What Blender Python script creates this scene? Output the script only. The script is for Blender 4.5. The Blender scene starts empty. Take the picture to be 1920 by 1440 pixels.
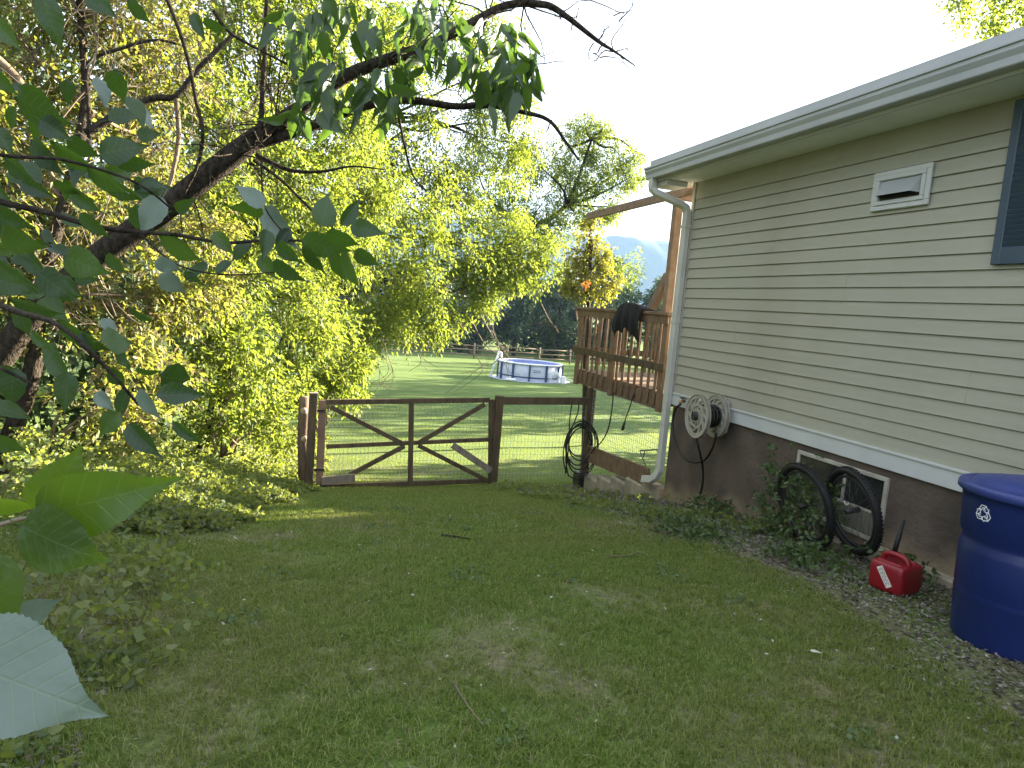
import bpy, bmesh, math, random
import numpy as np
from mathutils import Vector, Matrix

S = bpy.context.scene
COL = S.collection
R = math.radians
random.seed(7)
rng = np.random.default_rng(11)

# ------------------------------------------------------------------ camera, sky, sun, exposure
FPX = 1300.0
M = np.array([[0.95195736, -0.04585004, -0.30277872],
              [-0.29498452, 0.12819081, -0.9468639],
              [0.0822272, 0.9906891, 0.10850713]])
cd = bpy.data.cameras.new('camera')
cam = bpy.data.objects.new('camera', cd)
COL.objects.link(cam)
mw = Matrix.Identity(4)
for i in range(3):
    for j in range(3):
        mw[i][j] = M[i][j]
cam.matrix_world = mw
cd.sensor_fit = 'HORIZONTAL'
cd.sensor_width = 36.0
cd.lens = FPX / 1920 * 36.0
cd.clip_start = 0.05
cd.clip_end = 6000
S.camera = cam

SUN_AZ, SUN_EL = 17.0, 15.5          # azimuth counted from +x towards +y
world = bpy.data.worlds.new('World')
S.world = world
world.use_nodes = True
wn, wl = world.node_tree.nodes, world.node_tree.links
wn.clear()
wo = wn.new('ShaderNodeOutputWorld')
bg = wn.new('ShaderNodeBackground')
sky = wn.new('ShaderNodeTexSky')
sky.sky_type = 'NISHITA'
sky.sun_disc = False
sky.sun_elevation = R(SUN_EL)
sky.sun_rotation = R(90 - SUN_AZ)
sky.air_density = 1.0
sky.dust_density = 1.0
sky.ozone_density = 1.2
# thin bright cloud veil mixed over the sky
tc = wn.new('ShaderNodeTexCoord')
mp = wn.new('ShaderNodeMapping')
mp.inputs['Scale'].default_value = (1.0, 1.0, 2.6)
nz = wn.new('ShaderNodeTexNoise')
nz.inputs['Scale'].default_value = 3.2
nz.inputs['Detail'].default_value = 7
nz.inputs['Roughness'].default_value = 0.55
cr = wn.new('ShaderNodeValToRGB')
cr.color_ramp.elements[0].position = 0.22
cr.color_ramp.elements[1].position = 0.46
cm = wn.new('ShaderNodeMix')
cm.data_type = 'RGBA'
hv = wn.new('ShaderNodeMath'); hv.operation = 'MULTIPLY'; hv.inputs[1].default_value = 0.88
cm.inputs[7].default_value = (3.5, 3.7, 4.0, 1)
wl.new(tc.outputs['Generated'], mp.inputs[0])
wl.new(mp.outputs[0], nz.inputs['Vector'])
wl.new(nz.outputs[0], cr.inputs[0])
wl.new(cr.outputs[0], hv.inputs[0])
wl.new(hv.outputs[0], cm.inputs[0])
wl.new(sky.outputs[0], cm.inputs[6])
wl.new(cm.outputs[2], bg.inputs[0])
bg.inputs[1].default_value = 0.05
wl.new(bg.outputs[0], wo.inputs[0])

sd = bpy.data.lights.new('sun', 'SUN')
sd.energy = 5.0
sd.angle = R(0.6)
sd.color = (1.0, 0.86, 0.64)
sun = bpy.data.objects.new('sun', sd)
COL.objects.link(sun)
SDIR = Vector((math.cos(R(SUN_EL)) * math.cos(R(SUN_AZ)), math.cos(R(SUN_EL)) * math.sin(R(SUN_AZ)), math.sin(R(SUN_EL))))
sun.rotation_euler = SDIR.to_track_quat('Z', 'Y').to_euler()
sun.location = SDIR * 60

S.view_settings.view_transform = 'Standard'
S.view_settings.look = 'None'
S.view_settings.exposure = 3.5
S.view_settings.gamma = 1.0
S.view_settings.use_curve_mapping = False
S.render.engine = 'CYCLES'
S.cycles.use_denoising = True
S.cycles.max_bounces = 8
S.cycles.transparent_max_bounces = 8
S.cycles.transmission_bounces = 4


# ------------------------------------------------------------------ helpers
def ray(px, py):
    return M @ np.array([px - 960.0, -(py - 720.0), -FPX])


def P(px, py, y):                     # the point of the world that lies y metres out
    r = ray(px, py)
    return r * (y / r[1])


def PX(px, py, x):                    # the point of the world in the plane x
    r = ray(px, py)
    return r * (x / r[0])


def PD(px, py, d):                    # the point d metres deep before the lens
    return ray(px, py) * (d / FPX)


_gy = [-200, -20, -6, 0, 2, 3.3, 5, 6.5, 8.7, 11, 14, 20, 37, 57, 75, 110, 1700]
_gz = [0.5, -0.6, -1.15, -1.36, -1.41, -1.47, -1.69, -1.95, -2.41, -2.66, -2.86, -3.2, -4.05, -4.5, -5.0, -5.6, -5.6]


def gz(x, y):
    x = np.asarray(x, float); y = np.asarray(y, float)
    z = (np.interp(y - .4, _gy, _gz) + 2 * np.interp(y, _gy, _gz) + np.interp(y + .4, _gy, _gz)) / 4
    near = np.clip(1 - np.abs(y - 4) / 60, 0, 1)
    z = z + near * (0.10 * np.clip(-x - 0.4, 0, 4))
    z = z + 0.018 * np.sin(x * 2.1 + 0.7 * y) * np.sin(y * 1.7 - x) * np.clip(near, 0, 1)
    return z


def G(x, y, dz=0.0):
    return Vector((x, y, float(gz(x, y)) + dz))


def tag(o, label=None, cat=None, group=None, kind=None):
    if label: o['label'] = label
    if cat: o['category'] = cat
    if group: o['group'] = group
    if kind: o['kind'] = kind
    return o


def empty(name, loc=(0, 0, 0), label=None, cat=None, group=None):
    o = bpy.data.objects.new(name, None)
    COL.objects.link(o)
    o.location = loc
    o.empty_display_size = 0.1
    return tag(o, label, cat, group)


def link(name, me, mat, parent=None):
    if mat and not me.materials:
        me.materials.append(mat)
    o = bpy.data.objects.new(name, me)
    COL.objects.link(o)
    if parent is not None:
        o.parent = parent
        # vertices are written in world space: undo the parent's place
        o.matrix_parent_inverse = world_of(parent).inverted()
    return o


def world_of(o):
    m = o.matrix_basis.copy()
    if o.parent:
        m = world_of(o.parent) @ o.matrix_parent_inverse @ m
    return m


class MB:
    def __init__(s):
        s.v = []; s.f = []; s.n = 0

    def add(s, v, f):
        v = [tuple(map(float, p)) for p in v]
        s.f += [tuple(i + s.n for i in q) for q in f]
        s.v += v; s.n += len(v)
        return s

    def box(s, c, size, rot=None):
        hx, hy, hz = size[0] / 2, size[1] / 2, size[2] / 2
        vs = [Vector((x, y, z)) for x in (-hx, hx) for y in (-hy, hy) for z in (-hz, hz)]
        if rot is not None:
            vs = [rot @ p for p in vs]
        c = Vector(c)
        return s.add([p + c for p in vs], [(0, 1, 3, 2), (4, 6, 7, 5), (0, 4, 5, 1), (2, 3, 7, 6), (0, 2, 6, 4), (1, 5, 7, 3)])

    def span(s, lo, hi):
        c = [(a + b) / 2 for a, b in zip(lo, hi)]
        return s.box(c, [abs(b - a) for a, b in zip(lo, hi)])

    def bar(s, a, b, w, h, up=(0, 0, 1)):        # a board from a to b: w across, h along up
        a, b = Vector(a), Vector(b)
        d = (b - a).normalized(); up = Vector(up)
        side = d.cross(up).normalized(); u = side.cross(d).normalized()
        vs = []
        for p in (a, b):
            for i, j in ((-1, -1), (1, -1), (1, 1), (-1, 1)):
                vs.append(p + side * (w / 2 * i) + u * (h / 2 * j))
        return s.add(vs, [(3, 2, 1, 0), (4, 5, 6, 7), (0, 1, 5, 4), (1, 2, 6, 5), (2, 3, 7, 6), (3, 0, 4, 7)])

    def tube(s, pts, rad, n=6, cap=True):
        pts = [Vector(p) for p in pts]
        if not hasattr(rad, '__len__'): rad = [rad] * len(pts)
        vs = []; u = None
        for i, p in enumerate(pts):
            d = (pts[min(i + 1, len(pts) - 1)] - pts[max(i - 1, 0)])
            if d.length < 1e-9: d = Vector((0, 0, 1))
            d.normalize()
            if u is None:
                u = d.orthogonal().normalized()
            else:
                u = (u - d * u.dot(d))
                u = u.normalized() if u.length > 1e-6 else d.orthogonal().normalized()
            w = d.cross(u)
            for k in range(n):
                a = 2 * math.pi * k / n
                vs.append(p + (u * math.cos(a) + w * math.sin(a)) * rad[i])
        fs = []
        for i in range(len(pts) - 1):
            for k in range(n):
                k2 = (k + 1) % n
                fs.append((i * n + k, i * n + k2, (i + 1) * n + k2, (i + 1) * n + k))
        if cap:
            fs.append(tuple(range(n - 1, -1, -1)))
            fs.append(tuple((len(pts) - 1) * n + k for k in range(n)))
        return s.add(vs, fs)

    def lathe(s, prof, c, n=32, mat=None, close=False):   # prof: (radius, height) pairs
        vs = []; c = Vector(c)
        for r, z in prof:
            for k in range(n):
                a = 2 * math.pi * k / n
                p = Vector((r * math.cos(a), r * math.sin(a), z))
                vs.append((mat @ p if mat else p) + c)
        fs = []
        m = len(prof)
        for i in range(m if close else m - 1):
            for k in range(n):
                k2 = (k + 1) % n
                i2 = (i + 1) % m
                fs.append((i * n + k, i * n + k2, i2 * n + k2, i2 * n + k))
        return s.add(vs, fs)

    def prism(s, poly, y0, y1):                  # poly in (x, z), extruded along y
        n = len(poly)
        vs = [(x, y0, z) for x, z in poly] + [(x, y1, z) for x, z in poly]
        fs = [tuple(range(n)), tuple(range(2 * n - 1, n - 1, -1))]
        fs += [(i, i + n, (i + 1) % n + n, (i + 1) % n) for i in range(n)]
        return s.add(vs, fs)

    def mesh(s, name, smooth=False, bevel=0.0, seg=1):
        me = bpy.data.meshes.new(name)
        me.from_pydata(s.v, [], s.f)
        bm = bmesh.new(); bm.from_mesh(me)
        bmesh.ops.recalc_face_normals(bm, faces=bm.faces)
        if bevel:
            es = [e for e in bm.edges if len(e.link_faces) == 2 and e.calc_face_angle(0) > 0.6]
            bmesh.ops.bevel(bm, geom=es, offset=bevel, segments=seg, affect='EDGES', clamp_overlap=True)
        bm.to_mesh(me); bm.free()
        if smooth:
            me.shade_smooth()
        me.update()
        return me

    def build(s, name, mat, parent=None, smooth=False, bevel=0.0, seg=1):
        return link(name, s.mesh(name, smooth, bevel, seg), mat, parent)


def np_mesh(name, v, tris, mat, parent=None, smooth=False):
    me = bpy.data.meshes.new(name)
    v = np.asarray(v, np.float32).reshape(-1, 3); t = np.asarray(tris, np.int32).reshape(-1, 3)
    me.vertices.add(len(v)); me.vertices.foreach_set('co', v.ravel())
    me.loops.add(t.size); me.loops.foreach_set('vertex_index', t.ravel())
    me.polygons.add(len(t))
    me.polygons.foreach_set('loop_start', np.arange(0, t.size, 3, dtype=np.int32))
    me.polygons.foreach_set('loop_total', np.full(len(t), 3, np.int32))
    me.update(calc_edges=True)
    if smooth: me.shade_smooth()
    return link(name, me, mat, parent)


# ------------------------------------------------------------------ materials
def new_mat(name):
    m = bpy.data.materials.new(name)
    m.use_nodes = True
    nt = m.node_tree
    nt.nodes.clear()
    out = nt.nodes.new('ShaderNodeOutputMaterial')
    return m, nt, out


def rgba(c): return (c[0], c[1], c[2], 1)


def surf(name, lo, hi, rough=0.6, scale=8.0, stretch=(1, 1, 1), bump=0.15, bscale=None, spec=0.4, metal=0.0, third=None, tscale=2.0, tlo=.5, thi=.65, detail=6, bdist=0.01):
    m, nt, out = new_mat(name)
    N, L = nt.nodes.new, nt.links.new
    b = N('ShaderNodeBsdfPrincipled')
    tcn = N('ShaderNodeTexCoord'); mpn = N('ShaderNodeMapping')
    mpn.inputs['Scale'].default_value = stretch
    L(tcn.outputs['Object'], mpn.inputs[0])
    n1 = N('ShaderNodeTexNoise'); n1.inputs['Scale'].default_value = scale; n1.inputs['Detail'].default_value = detail
    L(mpn.outputs[0], n1.inputs['Vector'])
    rp = N('ShaderNodeValToRGB')
    rp.color_ramp.elements[0].position = 0.3; rp.color_ramp.elements[0].color = rgba(lo)
    rp.color_ramp.elements[1].position = 0.7; rp.color_ramp.elements[1].color = rgba(hi)
    L(n1.outputs[0], rp.inputs[0])
    col = rp.outputs[0]
    if third is not None:
        n3 = N('ShaderNodeTexNoise'); n3.inputs['Scale'].default_value = tscale; n3.inputs['Detail'].default_value = 5
        L(tcn.outputs['Object'], n3.inputs['Vector'])
        r3 = N('ShaderNodeValToRGB'); r3.color_ramp.elements[0].position = tlo; r3.color_ramp.elements[1].position = thi
        L(n3.outputs[0], r3.inputs[0])
        mx = N('ShaderNodeMix'); mx.data_type = 'RGBA'
        L(r3.outputs[0], mx.inputs[0]); L(col, mx.inputs[6]); mx.inputs[7].default_value = rgba(third)
        col = mx.outputs[2]
    L(col, b.inputs['Base Color'])
    b.inputs['Roughness'].default_value = rough
    b.inputs['Metallic'].default_value = metal
    b.inputs['Specular IOR Level'].default_value = spec
    if bump:
        n2 = N('ShaderNodeTexNoise'); n2.inputs['Scale'].default_value = bscale or scale * 3; n2.inputs['Detail'].default_value = 5
        L(mpn.outputs[0], n2.inputs['Vector'])
        bp = N('ShaderNodeBump'); bp.inputs['Strength'].default_value = bump; bp.inputs['Distance'].default_value = bdist
        L(n2.outputs[0], bp.inputs['Height'])
        L(bp.outputs[0], b.inputs['Normal'])
    L(b.outputs[0], out.inputs[0])
    return m


def leafy(name, cols, trans, tfac=0.45, gloss=0.07, rough=0.42, island=True, patch=0.0, patch_col=(0.2, 0.16, 0.07), pscale=1.2, veins=False):
    """thin leaf: diffuse + translucent + a weak sheen; colour varies from leaf to leaf"""
    m, nt, out = new_mat(name)
    N, L = nt.nodes.new, nt.links.new
    if island:
        g = N('ShaderNodeNewGeometry'); rnd = g.outputs['Random Per Island']
    else:
        g = N('ShaderNodeObjectInfo'); rnd = g.outputs['Random']
    rp = N('ShaderNodeValToRGB')
    els = rp.color_ramp.elements
    k = len(cols)
    els[0].position = 0; els[0].color = rgba(cols[0])
    els[1].position = 1; els[1].color = rgba(cols[-1])
    for i in range(1, k - 1):
        e = els.new(i / (k - 1)); e.color = rgba(cols[i])
    L(rnd, rp.inputs[0])
    col = rp.outputs[0]
    tcol = N('ShaderNodeMix'); tcol.data_type = 'RGBA'; tcol.inputs[0].default_value = 0.6
    if patch:
        tcn = N('ShaderNodeTexCoord')
        pn = N('ShaderNodeTexNoise'); pn.inputs['Scale'].default_value = pscale; pn.inputs['Detail'].default_value = 4
        L(tcn.outputs['Object'], pn.inputs['Vector'])
        pr = N('ShaderNodeValToRGB'); pr.color_ramp.elements[0].position = 0.42; pr.color_ramp.elements[1].position = 0.68
        L(pn.outputs[0], pr.inputs[0])
        ml = N('ShaderNodeMath'); ml.operation = 'MULTIPLY'; ml.inputs[1].default_value = patch
        L(pr.outputs[0], ml.inputs[0])
        mx = N('ShaderNodeMix'); mx.data_type = 'RGBA'
        L(ml.outputs[0], mx.inputs[0]); L(col, mx.inputs[6]); mx.inputs[7].default_value = rgba(patch_col)
        col = mx.outputs[2]
    L(col, tcol.inputs[6]); tcol.inputs[7].default_value = rgba(trans)
    di = N('ShaderNodeBsdfDiffuse'); tr = N('ShaderNodeBsdfTranslucent'); gl = N('ShaderNodeBsdfGlossy')
    if veins:
        tcn = N('ShaderNodeTexCoord')
        sp = N('ShaderNodeSeparateXYZ'); L(tcn.outputs['Object'], sp.inputs[0])
        ab = N('ShaderNodeMath'); ab.operation = 'ABSOLUTE'; L(sp.outputs[0], ab.inputs[0])
        m1 = N('ShaderNodeMath'); m1.operation = 'MULTIPLY'; m1.inputs[1].default_value = -0.75; L(ab.outputs[0], m1.inputs[0])
        ad = N('ShaderNodeMath'); ad.operation = 'ADD'; L(sp.outputs[1], ad.inputs[0]); L(m1.outputs[0], ad.inputs[1])
        m2 = N('ShaderNodeMath'); m2.operation = 'MULTIPLY'; m2.inputs[1].default_value = 48; L(ad.outputs[0], m2.inputs[0])
        sn = N('ShaderNodeMath'); sn.operation = 'SINE'; L(m2.outputs[0], sn.inputs[0])
        pw = N('ShaderNodeMapRange'); pw.inputs[1].default_value = 0.86; pw.inputs[2].default_value = 1.0; L(sn.outputs[0], pw.inputs[0])
        mr = N('ShaderNodeMapRange'); mr.inputs[1].default_value = 0.012; mr.inputs[2].default_value = 0.004; L(ab.outputs[0], mr.inputs[0])
        mxv = N('ShaderNodeMath'); mxv.operation = 'MAXIMUM'; L(pw.outputs[0], mxv.inputs[0]); L(mr.outputs[0], mxv.inputs[1])
        hv2 = N('ShaderNodeMath'); hv2.operation = 'MULTIPLY'; hv2.inputs[1].default_value = 0.22; L(mxv.outputs[0], hv2.inputs[0])
        vm = N('ShaderNodeMix'); vm.data_type = 'RGBA'; L(hv2.outputs[0], vm.inputs[0]); L(col, vm.inputs[6])
        vm.inputs[7].default_value = (0.16, 0.24, 0.10, 1)
        col = vm.outputs[2]
        bn = N('ShaderNodeTexNoise'); bn.inputs['Scale'].default_value = 9; L(tcn.outputs['Object'], bn.inputs['Vector'])
        bn.inputs['Detail'].default_value = 1; sm = N('ShaderNodeMath'); sm.operation = 'SUBTRACT'; L(bn.outputs[0], sm.inputs[0]); L(mxv.outputs[0], sm.inputs[1])
        bp = N('ShaderNodeBump'); bp.inputs['Strength'].default_value = 0.14; bp.inputs['Distance'].default_value = 0.01
        L(sm.outputs[0], bp.inputs['Height'])
        L(bp.outputs[0], di.inputs['Normal']); L(bp.outputs[0], gl.inputs['Normal'])
    L(col, di.inputs[0]); L(tcol.outputs[2], tr.inputs[0])
    gl.inputs['Roughness'].default_value = rough
    gl.inputs[0].default_value = (0.9, 0.95, 1, 1)
    m1 = N('ShaderNodeMixShader'); m1.inputs[0].default_value = tfac
    L(di.outputs[0], m1.inputs[1]); L(tr.outputs[0], m1.inputs[2])
    lw = N('ShaderNodeLayerWeight'); lw.inputs[0].default_value = 0.5
    fp = N('ShaderNodeMath'); fp.operation = 'POWER'; fp.inputs[1].default_value = 4.0; L(lw.outputs['Facing'], fp.inputs[0])
    fa = N('ShaderNodeMath'); fa.operation = 'MULTIPLY_ADD'; fa.inputs[1].default_value = gloss * 4; fa.inputs[2].default_value = gloss * .6; L(fp.outputs[0], fa.inputs[0])
    m2 = N('ShaderNodeMixShader')
    L(fa.outputs[0], m2.inputs[0]); L(m1.outputs[0], m2.inputs[1]); L(gl.outputs[0], m2.inputs[2])
    L(m2.outputs[0], out.inputs[0])
    return m


MT = {}
MT['siding'] = surf('siding', (0.30, 0.29, 0.232), (0.335, 0.325, 0.262), 0.55, 3.0, (1, 0.35, 6), 0.14, 20, 0.35, bdist=0.006, third=(0.265, 0.25, 0.195), tscale=1.1, tlo=.48, thi=.75)
MT['trim'] = surf('white_trim', (0.44, 0.45, 0.44), (0.50, 0.51, 0.50), 0.45, 2.5, (1, 1, 1), 0.03)
MT['gutter'] = surf('gutter_metal', (0.32, 0.33, 0.345), (0.38, 0.39, 0.405), 0.35, 2.0, (1, 1, 1), 0.02)
MT['spout'] = surf('downspout_metal', (0.40, 0.395, 0.36), (0.48, 0.475, 0.44), 0.38, 3.0, (1, 1, 1), 0.02)
MT['soffit'] = surf('soffit', (0.68, 0.70, 0.70), (0.76, 0.78, 0.78), 0.5, 3.0, (1, 1, 1), 0.03)
MT['shutter'] = surf('shutter_vinyl', (0.040, 0.062, 0.09), (0.055, 0.08, 0.115), 0.42, 6, (1, 1, 1), 0.05)
MT['roof'] = surf('roof_shingle', (0.06, 0.055, 0.05), (0.14, 0.13, 0.12), 0.9, 14, (1, 1, 1), 0.5)
MT['wall'] = surf('foundation_paint', (0.085, 0.067, 0.056), (0.12, 0.093, 0.076), 0.8, 3.5, (1, 1, 1), 0.35, 40, 0.25, third=(0.125, 0.10, 0.070), tscale=1.6, tlo=.56, thi=.7)
def foundation_material():
    m = surf('foundation_paint', (0.088, 0.068, 0.054), (0.125, 0.096, 0.076), 0.85, 3.5, (1, 1, 1), 0.5, 26, 0.2, third=(0.060, 0.048, 0.040), tscale=2.2, tlo=.5, thi=.7, bdist=.02)
    nt = m.node_tree; N, L = nt.nodes.new, nt.links.new
    b = next(n for n in nt.nodes if n.type == 'BSDF_PRINCIPLED')
    old = b.inputs['Base Color'].links[0].from_socket
    t = N('ShaderNodeTexCoord'); sx = N('ShaderNodeSeparateXYZ'); L(t.outputs['Object'], sx.inputs[0])
    n = N('ShaderNodeTexNoise'); n.inputs['Scale'].default_value = 3.2; n.inputs['Detail'].default_value = 6; L(t.outputs['Object'], n.inputs['Vector'])
    zz = N('ShaderNodeMath'); zz.operation = 'MULTIPLY_ADD'; zz.inputs[1].default_value = .145; L(sx.outputs[1], zz.inputs[0]); L(sx.outputs[2], zz.inputs[2])   # height over the sloping ground
    mr = N('ShaderNodeMapRange'); mr.inputs[1].default_value = -.62; mr.inputs[2].default_value = -1.02; L(zz.outputs[0], mr.inputs[0])
    ml = N('ShaderNodeMath'); ml.operation = 'MULTIPLY'; L(mr.outputs[0], ml.inputs[0]); L(n.outputs[0], ml.inputs[1])
    r = N('ShaderNodeValToRGB'); r.color_ramp.elements[0].position = .17; r.color_ramp.elements[1].position = .40; L(ml.outputs[0], r.inputs[0])
    f = N('ShaderNodeMath'); f.operation = 'MULTIPLY'; f.inputs[1].default_value = .75; L(r.outputs[0], f.inputs[0])
    x = N('ShaderNodeMix'); x.data_type = 'RGBA'; L(f.outputs[0], x.inputs[0]); L(old, x.inputs[6]); x.inputs[7].default_value = (0.27, 0.205, 0.13, 1)
    L(x.outputs[2], b.inputs['Base Color'])
    return m
MT['wall'] = foundation_material()
MT['footing'] = surf('footing_concrete', (0.19, 0.165, 0.12), (0.33, 0.29, 0.21), 0.9, 6, (1, 1, 1), 0.5, 30)
MT['dark'] = surf('dark_glass', (0.016, 0.018, 0.018), (0.03, 0.032, 0.03), 0.18, 4, (1, 1, 1), 0.02, spec=0.5)
MT['well'] = surf('window_panel', (0.10, 0.10, 0.075), (0.17, 0.165, 0.12), 0.7, 3, (1, 12, 1), 0.2)
MT['winframe'] = surf('window_frame_paint', (0.30, 0.28, 0.23), (0.42, 0.40, 0.34), 0.6, 9, (1, 1, 1), 0.1)
MT['wood'] = surf('weathered_wood', (0.058, 0.043, 0.027), (0.115, 0.086, 0.052), 0.8, 5, (3, 3, 0.6), 0.4, 26, 0.2)
MT['deckwood'] = surf('deck_wood', (0.12, 0.078, 0.048), (0.20, 0.132, 0.085), 0.75, 8, (2, 1.2, 1), 0.3, 26, 0.25)
MT['cedar'] = surf('cedar_wood', (0.16, 0.108, 0.074), (0.25, 0.172, 0.122), 0.7, 9, (1.5, 1.0, 1.2), 0.25, 30, 0.25)
MT['greywood'] = surf('grey_wood', (0.14, 0.12, 0.095), (0.24, 0.21, 0.165), 0.85, 6, (3, 1, 1), 0.3)
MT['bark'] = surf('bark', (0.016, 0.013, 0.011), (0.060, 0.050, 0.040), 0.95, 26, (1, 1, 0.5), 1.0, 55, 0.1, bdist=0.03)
MT['barklit'] = surf('sunlit_bark', (0.10, 0.075, 0.05), (0.22, 0.17, 0.12), 0.9, 14, (1, 1, 0.5), 0.7, 40, 0.15)  # lit copy of the bark, with sunlight put into its colour
MT['twig'] = surf('twig', (0.085, 0.062, 0.042), (0.19, 0.15, 0.105), 0.8, 14, (1, 1, 1), 0.2)
MT['log'] = surf('log_post', (0.10, 0.07, 0.05), (0.19, 0.13, 0.09), 0.85, 9, (3, 3, .6), 0.5)
MT['knot'] = surf('knot_wood', (0.34, 0.25, 0.17), (0.48, 0.37, 0.26), 0.8, 20, (1, 1, 1), 0.3)
MT['wire'] = surf('galvanised_wire', (0.42, 0.45, 0.40), (0.55, 0.57, 0.52), 0.45, 20, (1, 1, 1), 0, metal=0.3)
MT['rubber'] = surf('black_rubber', (0.006, 0.006, 0.0065), (0.011, 0.011, 0.011), 0.6, 12, (1, 1, 1), 0.1)
MT['hose'] = surf('dark_hose', (0.006, 0.007, 0.006), (0.013, 0.014, 0.011), 0.45, 12, (1, 1, 1), 0.05)
MT['cloth'] = surf('black_cloth', (0.0028, 0.0028, 0.004), (0.006, 0.0055, 0.008), 0.9, 20, (1, 1, 1), 0.3)
MT['reel'] = surf('reel_plastic', (0.27, 0.25, 0.205), (0.36, 0.335, 0.285), 0.5, 6, (1, 1, 1), 0.05)
MT['brass'] = surf('brass', (0.20, 0.12, 0.05), (0.32, 0.2, 0.08), 0.4, 10, (1, 1, 1), 0.1, metal=0.8)
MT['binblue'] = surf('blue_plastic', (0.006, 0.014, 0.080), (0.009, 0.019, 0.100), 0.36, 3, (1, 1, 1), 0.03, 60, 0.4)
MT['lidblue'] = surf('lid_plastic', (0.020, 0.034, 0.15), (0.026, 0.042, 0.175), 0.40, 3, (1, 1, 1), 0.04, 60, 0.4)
MT['white'] = surf('white_print', (0.62, 0.64, 0.68), (0.72, 0.74, 0.78), 0.5, 6, (1, 1, 1), 0)
MT['red'] = surf('red_plastic', (0.17, 0.005, 0.010), (0.215, 0.008, 0.014), 0.38, 5, (1, 1, 1), 0.04, 50, 0.45)
MT['label'] = surf('paper_label', (0.5, 0.47, 0.42), (0.66, 0.63, 0.58), 0.6, 14, (1, 1, 1), 0)
MT['print'] = surf('dark_print', (0.05, 0.045, 0.045), (0.10, 0.09, 0.09), 0.6, 14, (1, 1, 1), 0)
MT['steel'] = surf('spoke_steel', (0.10, 0.10, 0.10), (0.18, 0.18, 0.18), 0.35, 14, (1, 1, 1), 0, metal=0.7)
MT['hub_glint'] = surf('hub_glint', (0.75, 0.75, 0.75), (0.85, 0.85, 0.85), 0.2, 14, (1, 1, 1), 0)
MT['poolwall'] = surf('pool_wall', (0.42, 0.46, 0.56), (0.50, 0.54, 0.64), 0.45, 3, (1, 1, 1), 0.05)
MT['poolnavy'] = surf('pool_frame', (0.03, 0.05, 0.12), (0.045, 0.07, 0.16), 0.4, 5, (1, 1, 1), 0)
MT['pooltop'] = surf('pool_cover', (0.22, 0.27, 0.52), (0.30, 0.36, 0.62), 0.35, 4, (1, 1, 1), 0.2)
MT['poolwhite'] = surf('pool_rim', (0.62, 0.64, 0.68), (0.74, 0.76, 0.80), 0.4, 5, (1, 1, 1), 0)
MT['railwood'] = surf('rail_fence_wood', (0.16, 0.12, 0.085), (0.26, 0.2, 0.15), 0.85, 4, (1, 1, 1), 0.2)
MT['stone'] = surf('chip_stone', (0.10, 0.09, 0.075), (0.30, 0.275, 0.24), 0.9, 9, (1, 1, 1), 0.3)
MT['metal'] = surf('black_iron', (0.015, 0.015, 0.016), (0.03, 0.03, 0.03), 0.5, 9, (1, 1, 1), 0.1)

MT['leafA'] = leafy('sunlit_leaf', [(0.035, 0.065, 0.014), (0.070, 0.115, 0.020), (0.110, 0.160, 0.024), (0.16, 0.19, 0.035), (0.12, 0.10, 0.05)], (0.37, 0.47, 0.045), 0.52, 0.022, 0.55)
MT['leafB'] = leafy('brushy_leaf', [(0.045, 0.06, 0.018), (0.085, 0.12, 0.026), (0.13, 0.155, 0.036), (0.20, 0.15, 0.085), (0.11, 0.065, 0.04)], (0.40, 0.44, 0.05), 0.48, 0.025, 0.55)
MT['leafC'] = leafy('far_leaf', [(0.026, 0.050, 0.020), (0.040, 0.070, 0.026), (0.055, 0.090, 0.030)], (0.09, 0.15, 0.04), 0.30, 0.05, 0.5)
MT['leafV'] = leafy('vine_leaf', [(0.08, 0.10, 0.02), (0.13, 0.15, 0.02), (0.17, 0.17, 0.025), (0.22, 0.16, 0.03)], (0.42, 0.42, 0.04), 0.50, 0.06, 0.45)
MT['leafS'] = leafy('shade_leaf', [(0.010, 0.024, 0.011), (0.016, 0.036, 0.012), (0.026, 0.054, 0.013), (0.055, 0.098, 0.018)], (0.12, 0.25, 0.014), 0.40, 0.05, 0.45, island=False, veins=True)
MT['leafT'] = leafy('backlit_leaf', [(0.028, 0.062, 0.013), (0.038, 0.075, 0.013), (0.050, 0.090, 0.014)], (0.24, 0.40, 0.012), 0.56, 0.05, 0.42, island=False, veins=True)  # light from behind put into the brighter colour and extra translucency
MT['leafP'] = leafy('sky_sheen_leaf', [(0.10, 0.14, 0.115), (0.13, 0.175, 0.145)], (0.17, 0.26, 0.12), 0.25, 0.07, 0.42, island=False, veins=True)  # grey sky sheen of some leaves put into their colour
MT['leafE'] = leafy('box_elder_leaf', [(0.015, 0.034, 0.012), (0.026, 0.054, 0.014), (0.050, 0.090, 0.020)], (0.13, 0.25, 0.02), 0.42, 0.06, 0.4, island=False)
MT['ivy'] = leafy('ground_ivy', [(0.040, 0.075, 0.026), (0.075, 0.125, 0.035), (0.115, 0.165, 0.045), (0.19, 0.21, 0.08)], (0.44, 0.50, 0.06), 0.48, 0.03, 0.5, patch=0.25, patch_col=(0.17, 0.13, 0.08), pscale=2.5)
MT['grass'] = leafy('grass_blade', [(0.045, 0.085, 0.014), (0.105, 0.170, 0.026), (0.170, 0.235, 0.042), (0.32, 0.32, 0.13)], (0.26, 0.34, 0.03), 0.42, 0.014, 0.5, patch=0.28, patch_col=(0.22, 0.195, 0.075), pscale=1.1)
MT['straw'] = leafy('dry_straw', [(0.13, 0.105, 0.06), (0.20, 0.165, 0.10), (0.28, 0.24, 0.15)], (0.25, 0.2, 0.1), 0.2, 0.03, 0.6)
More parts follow.
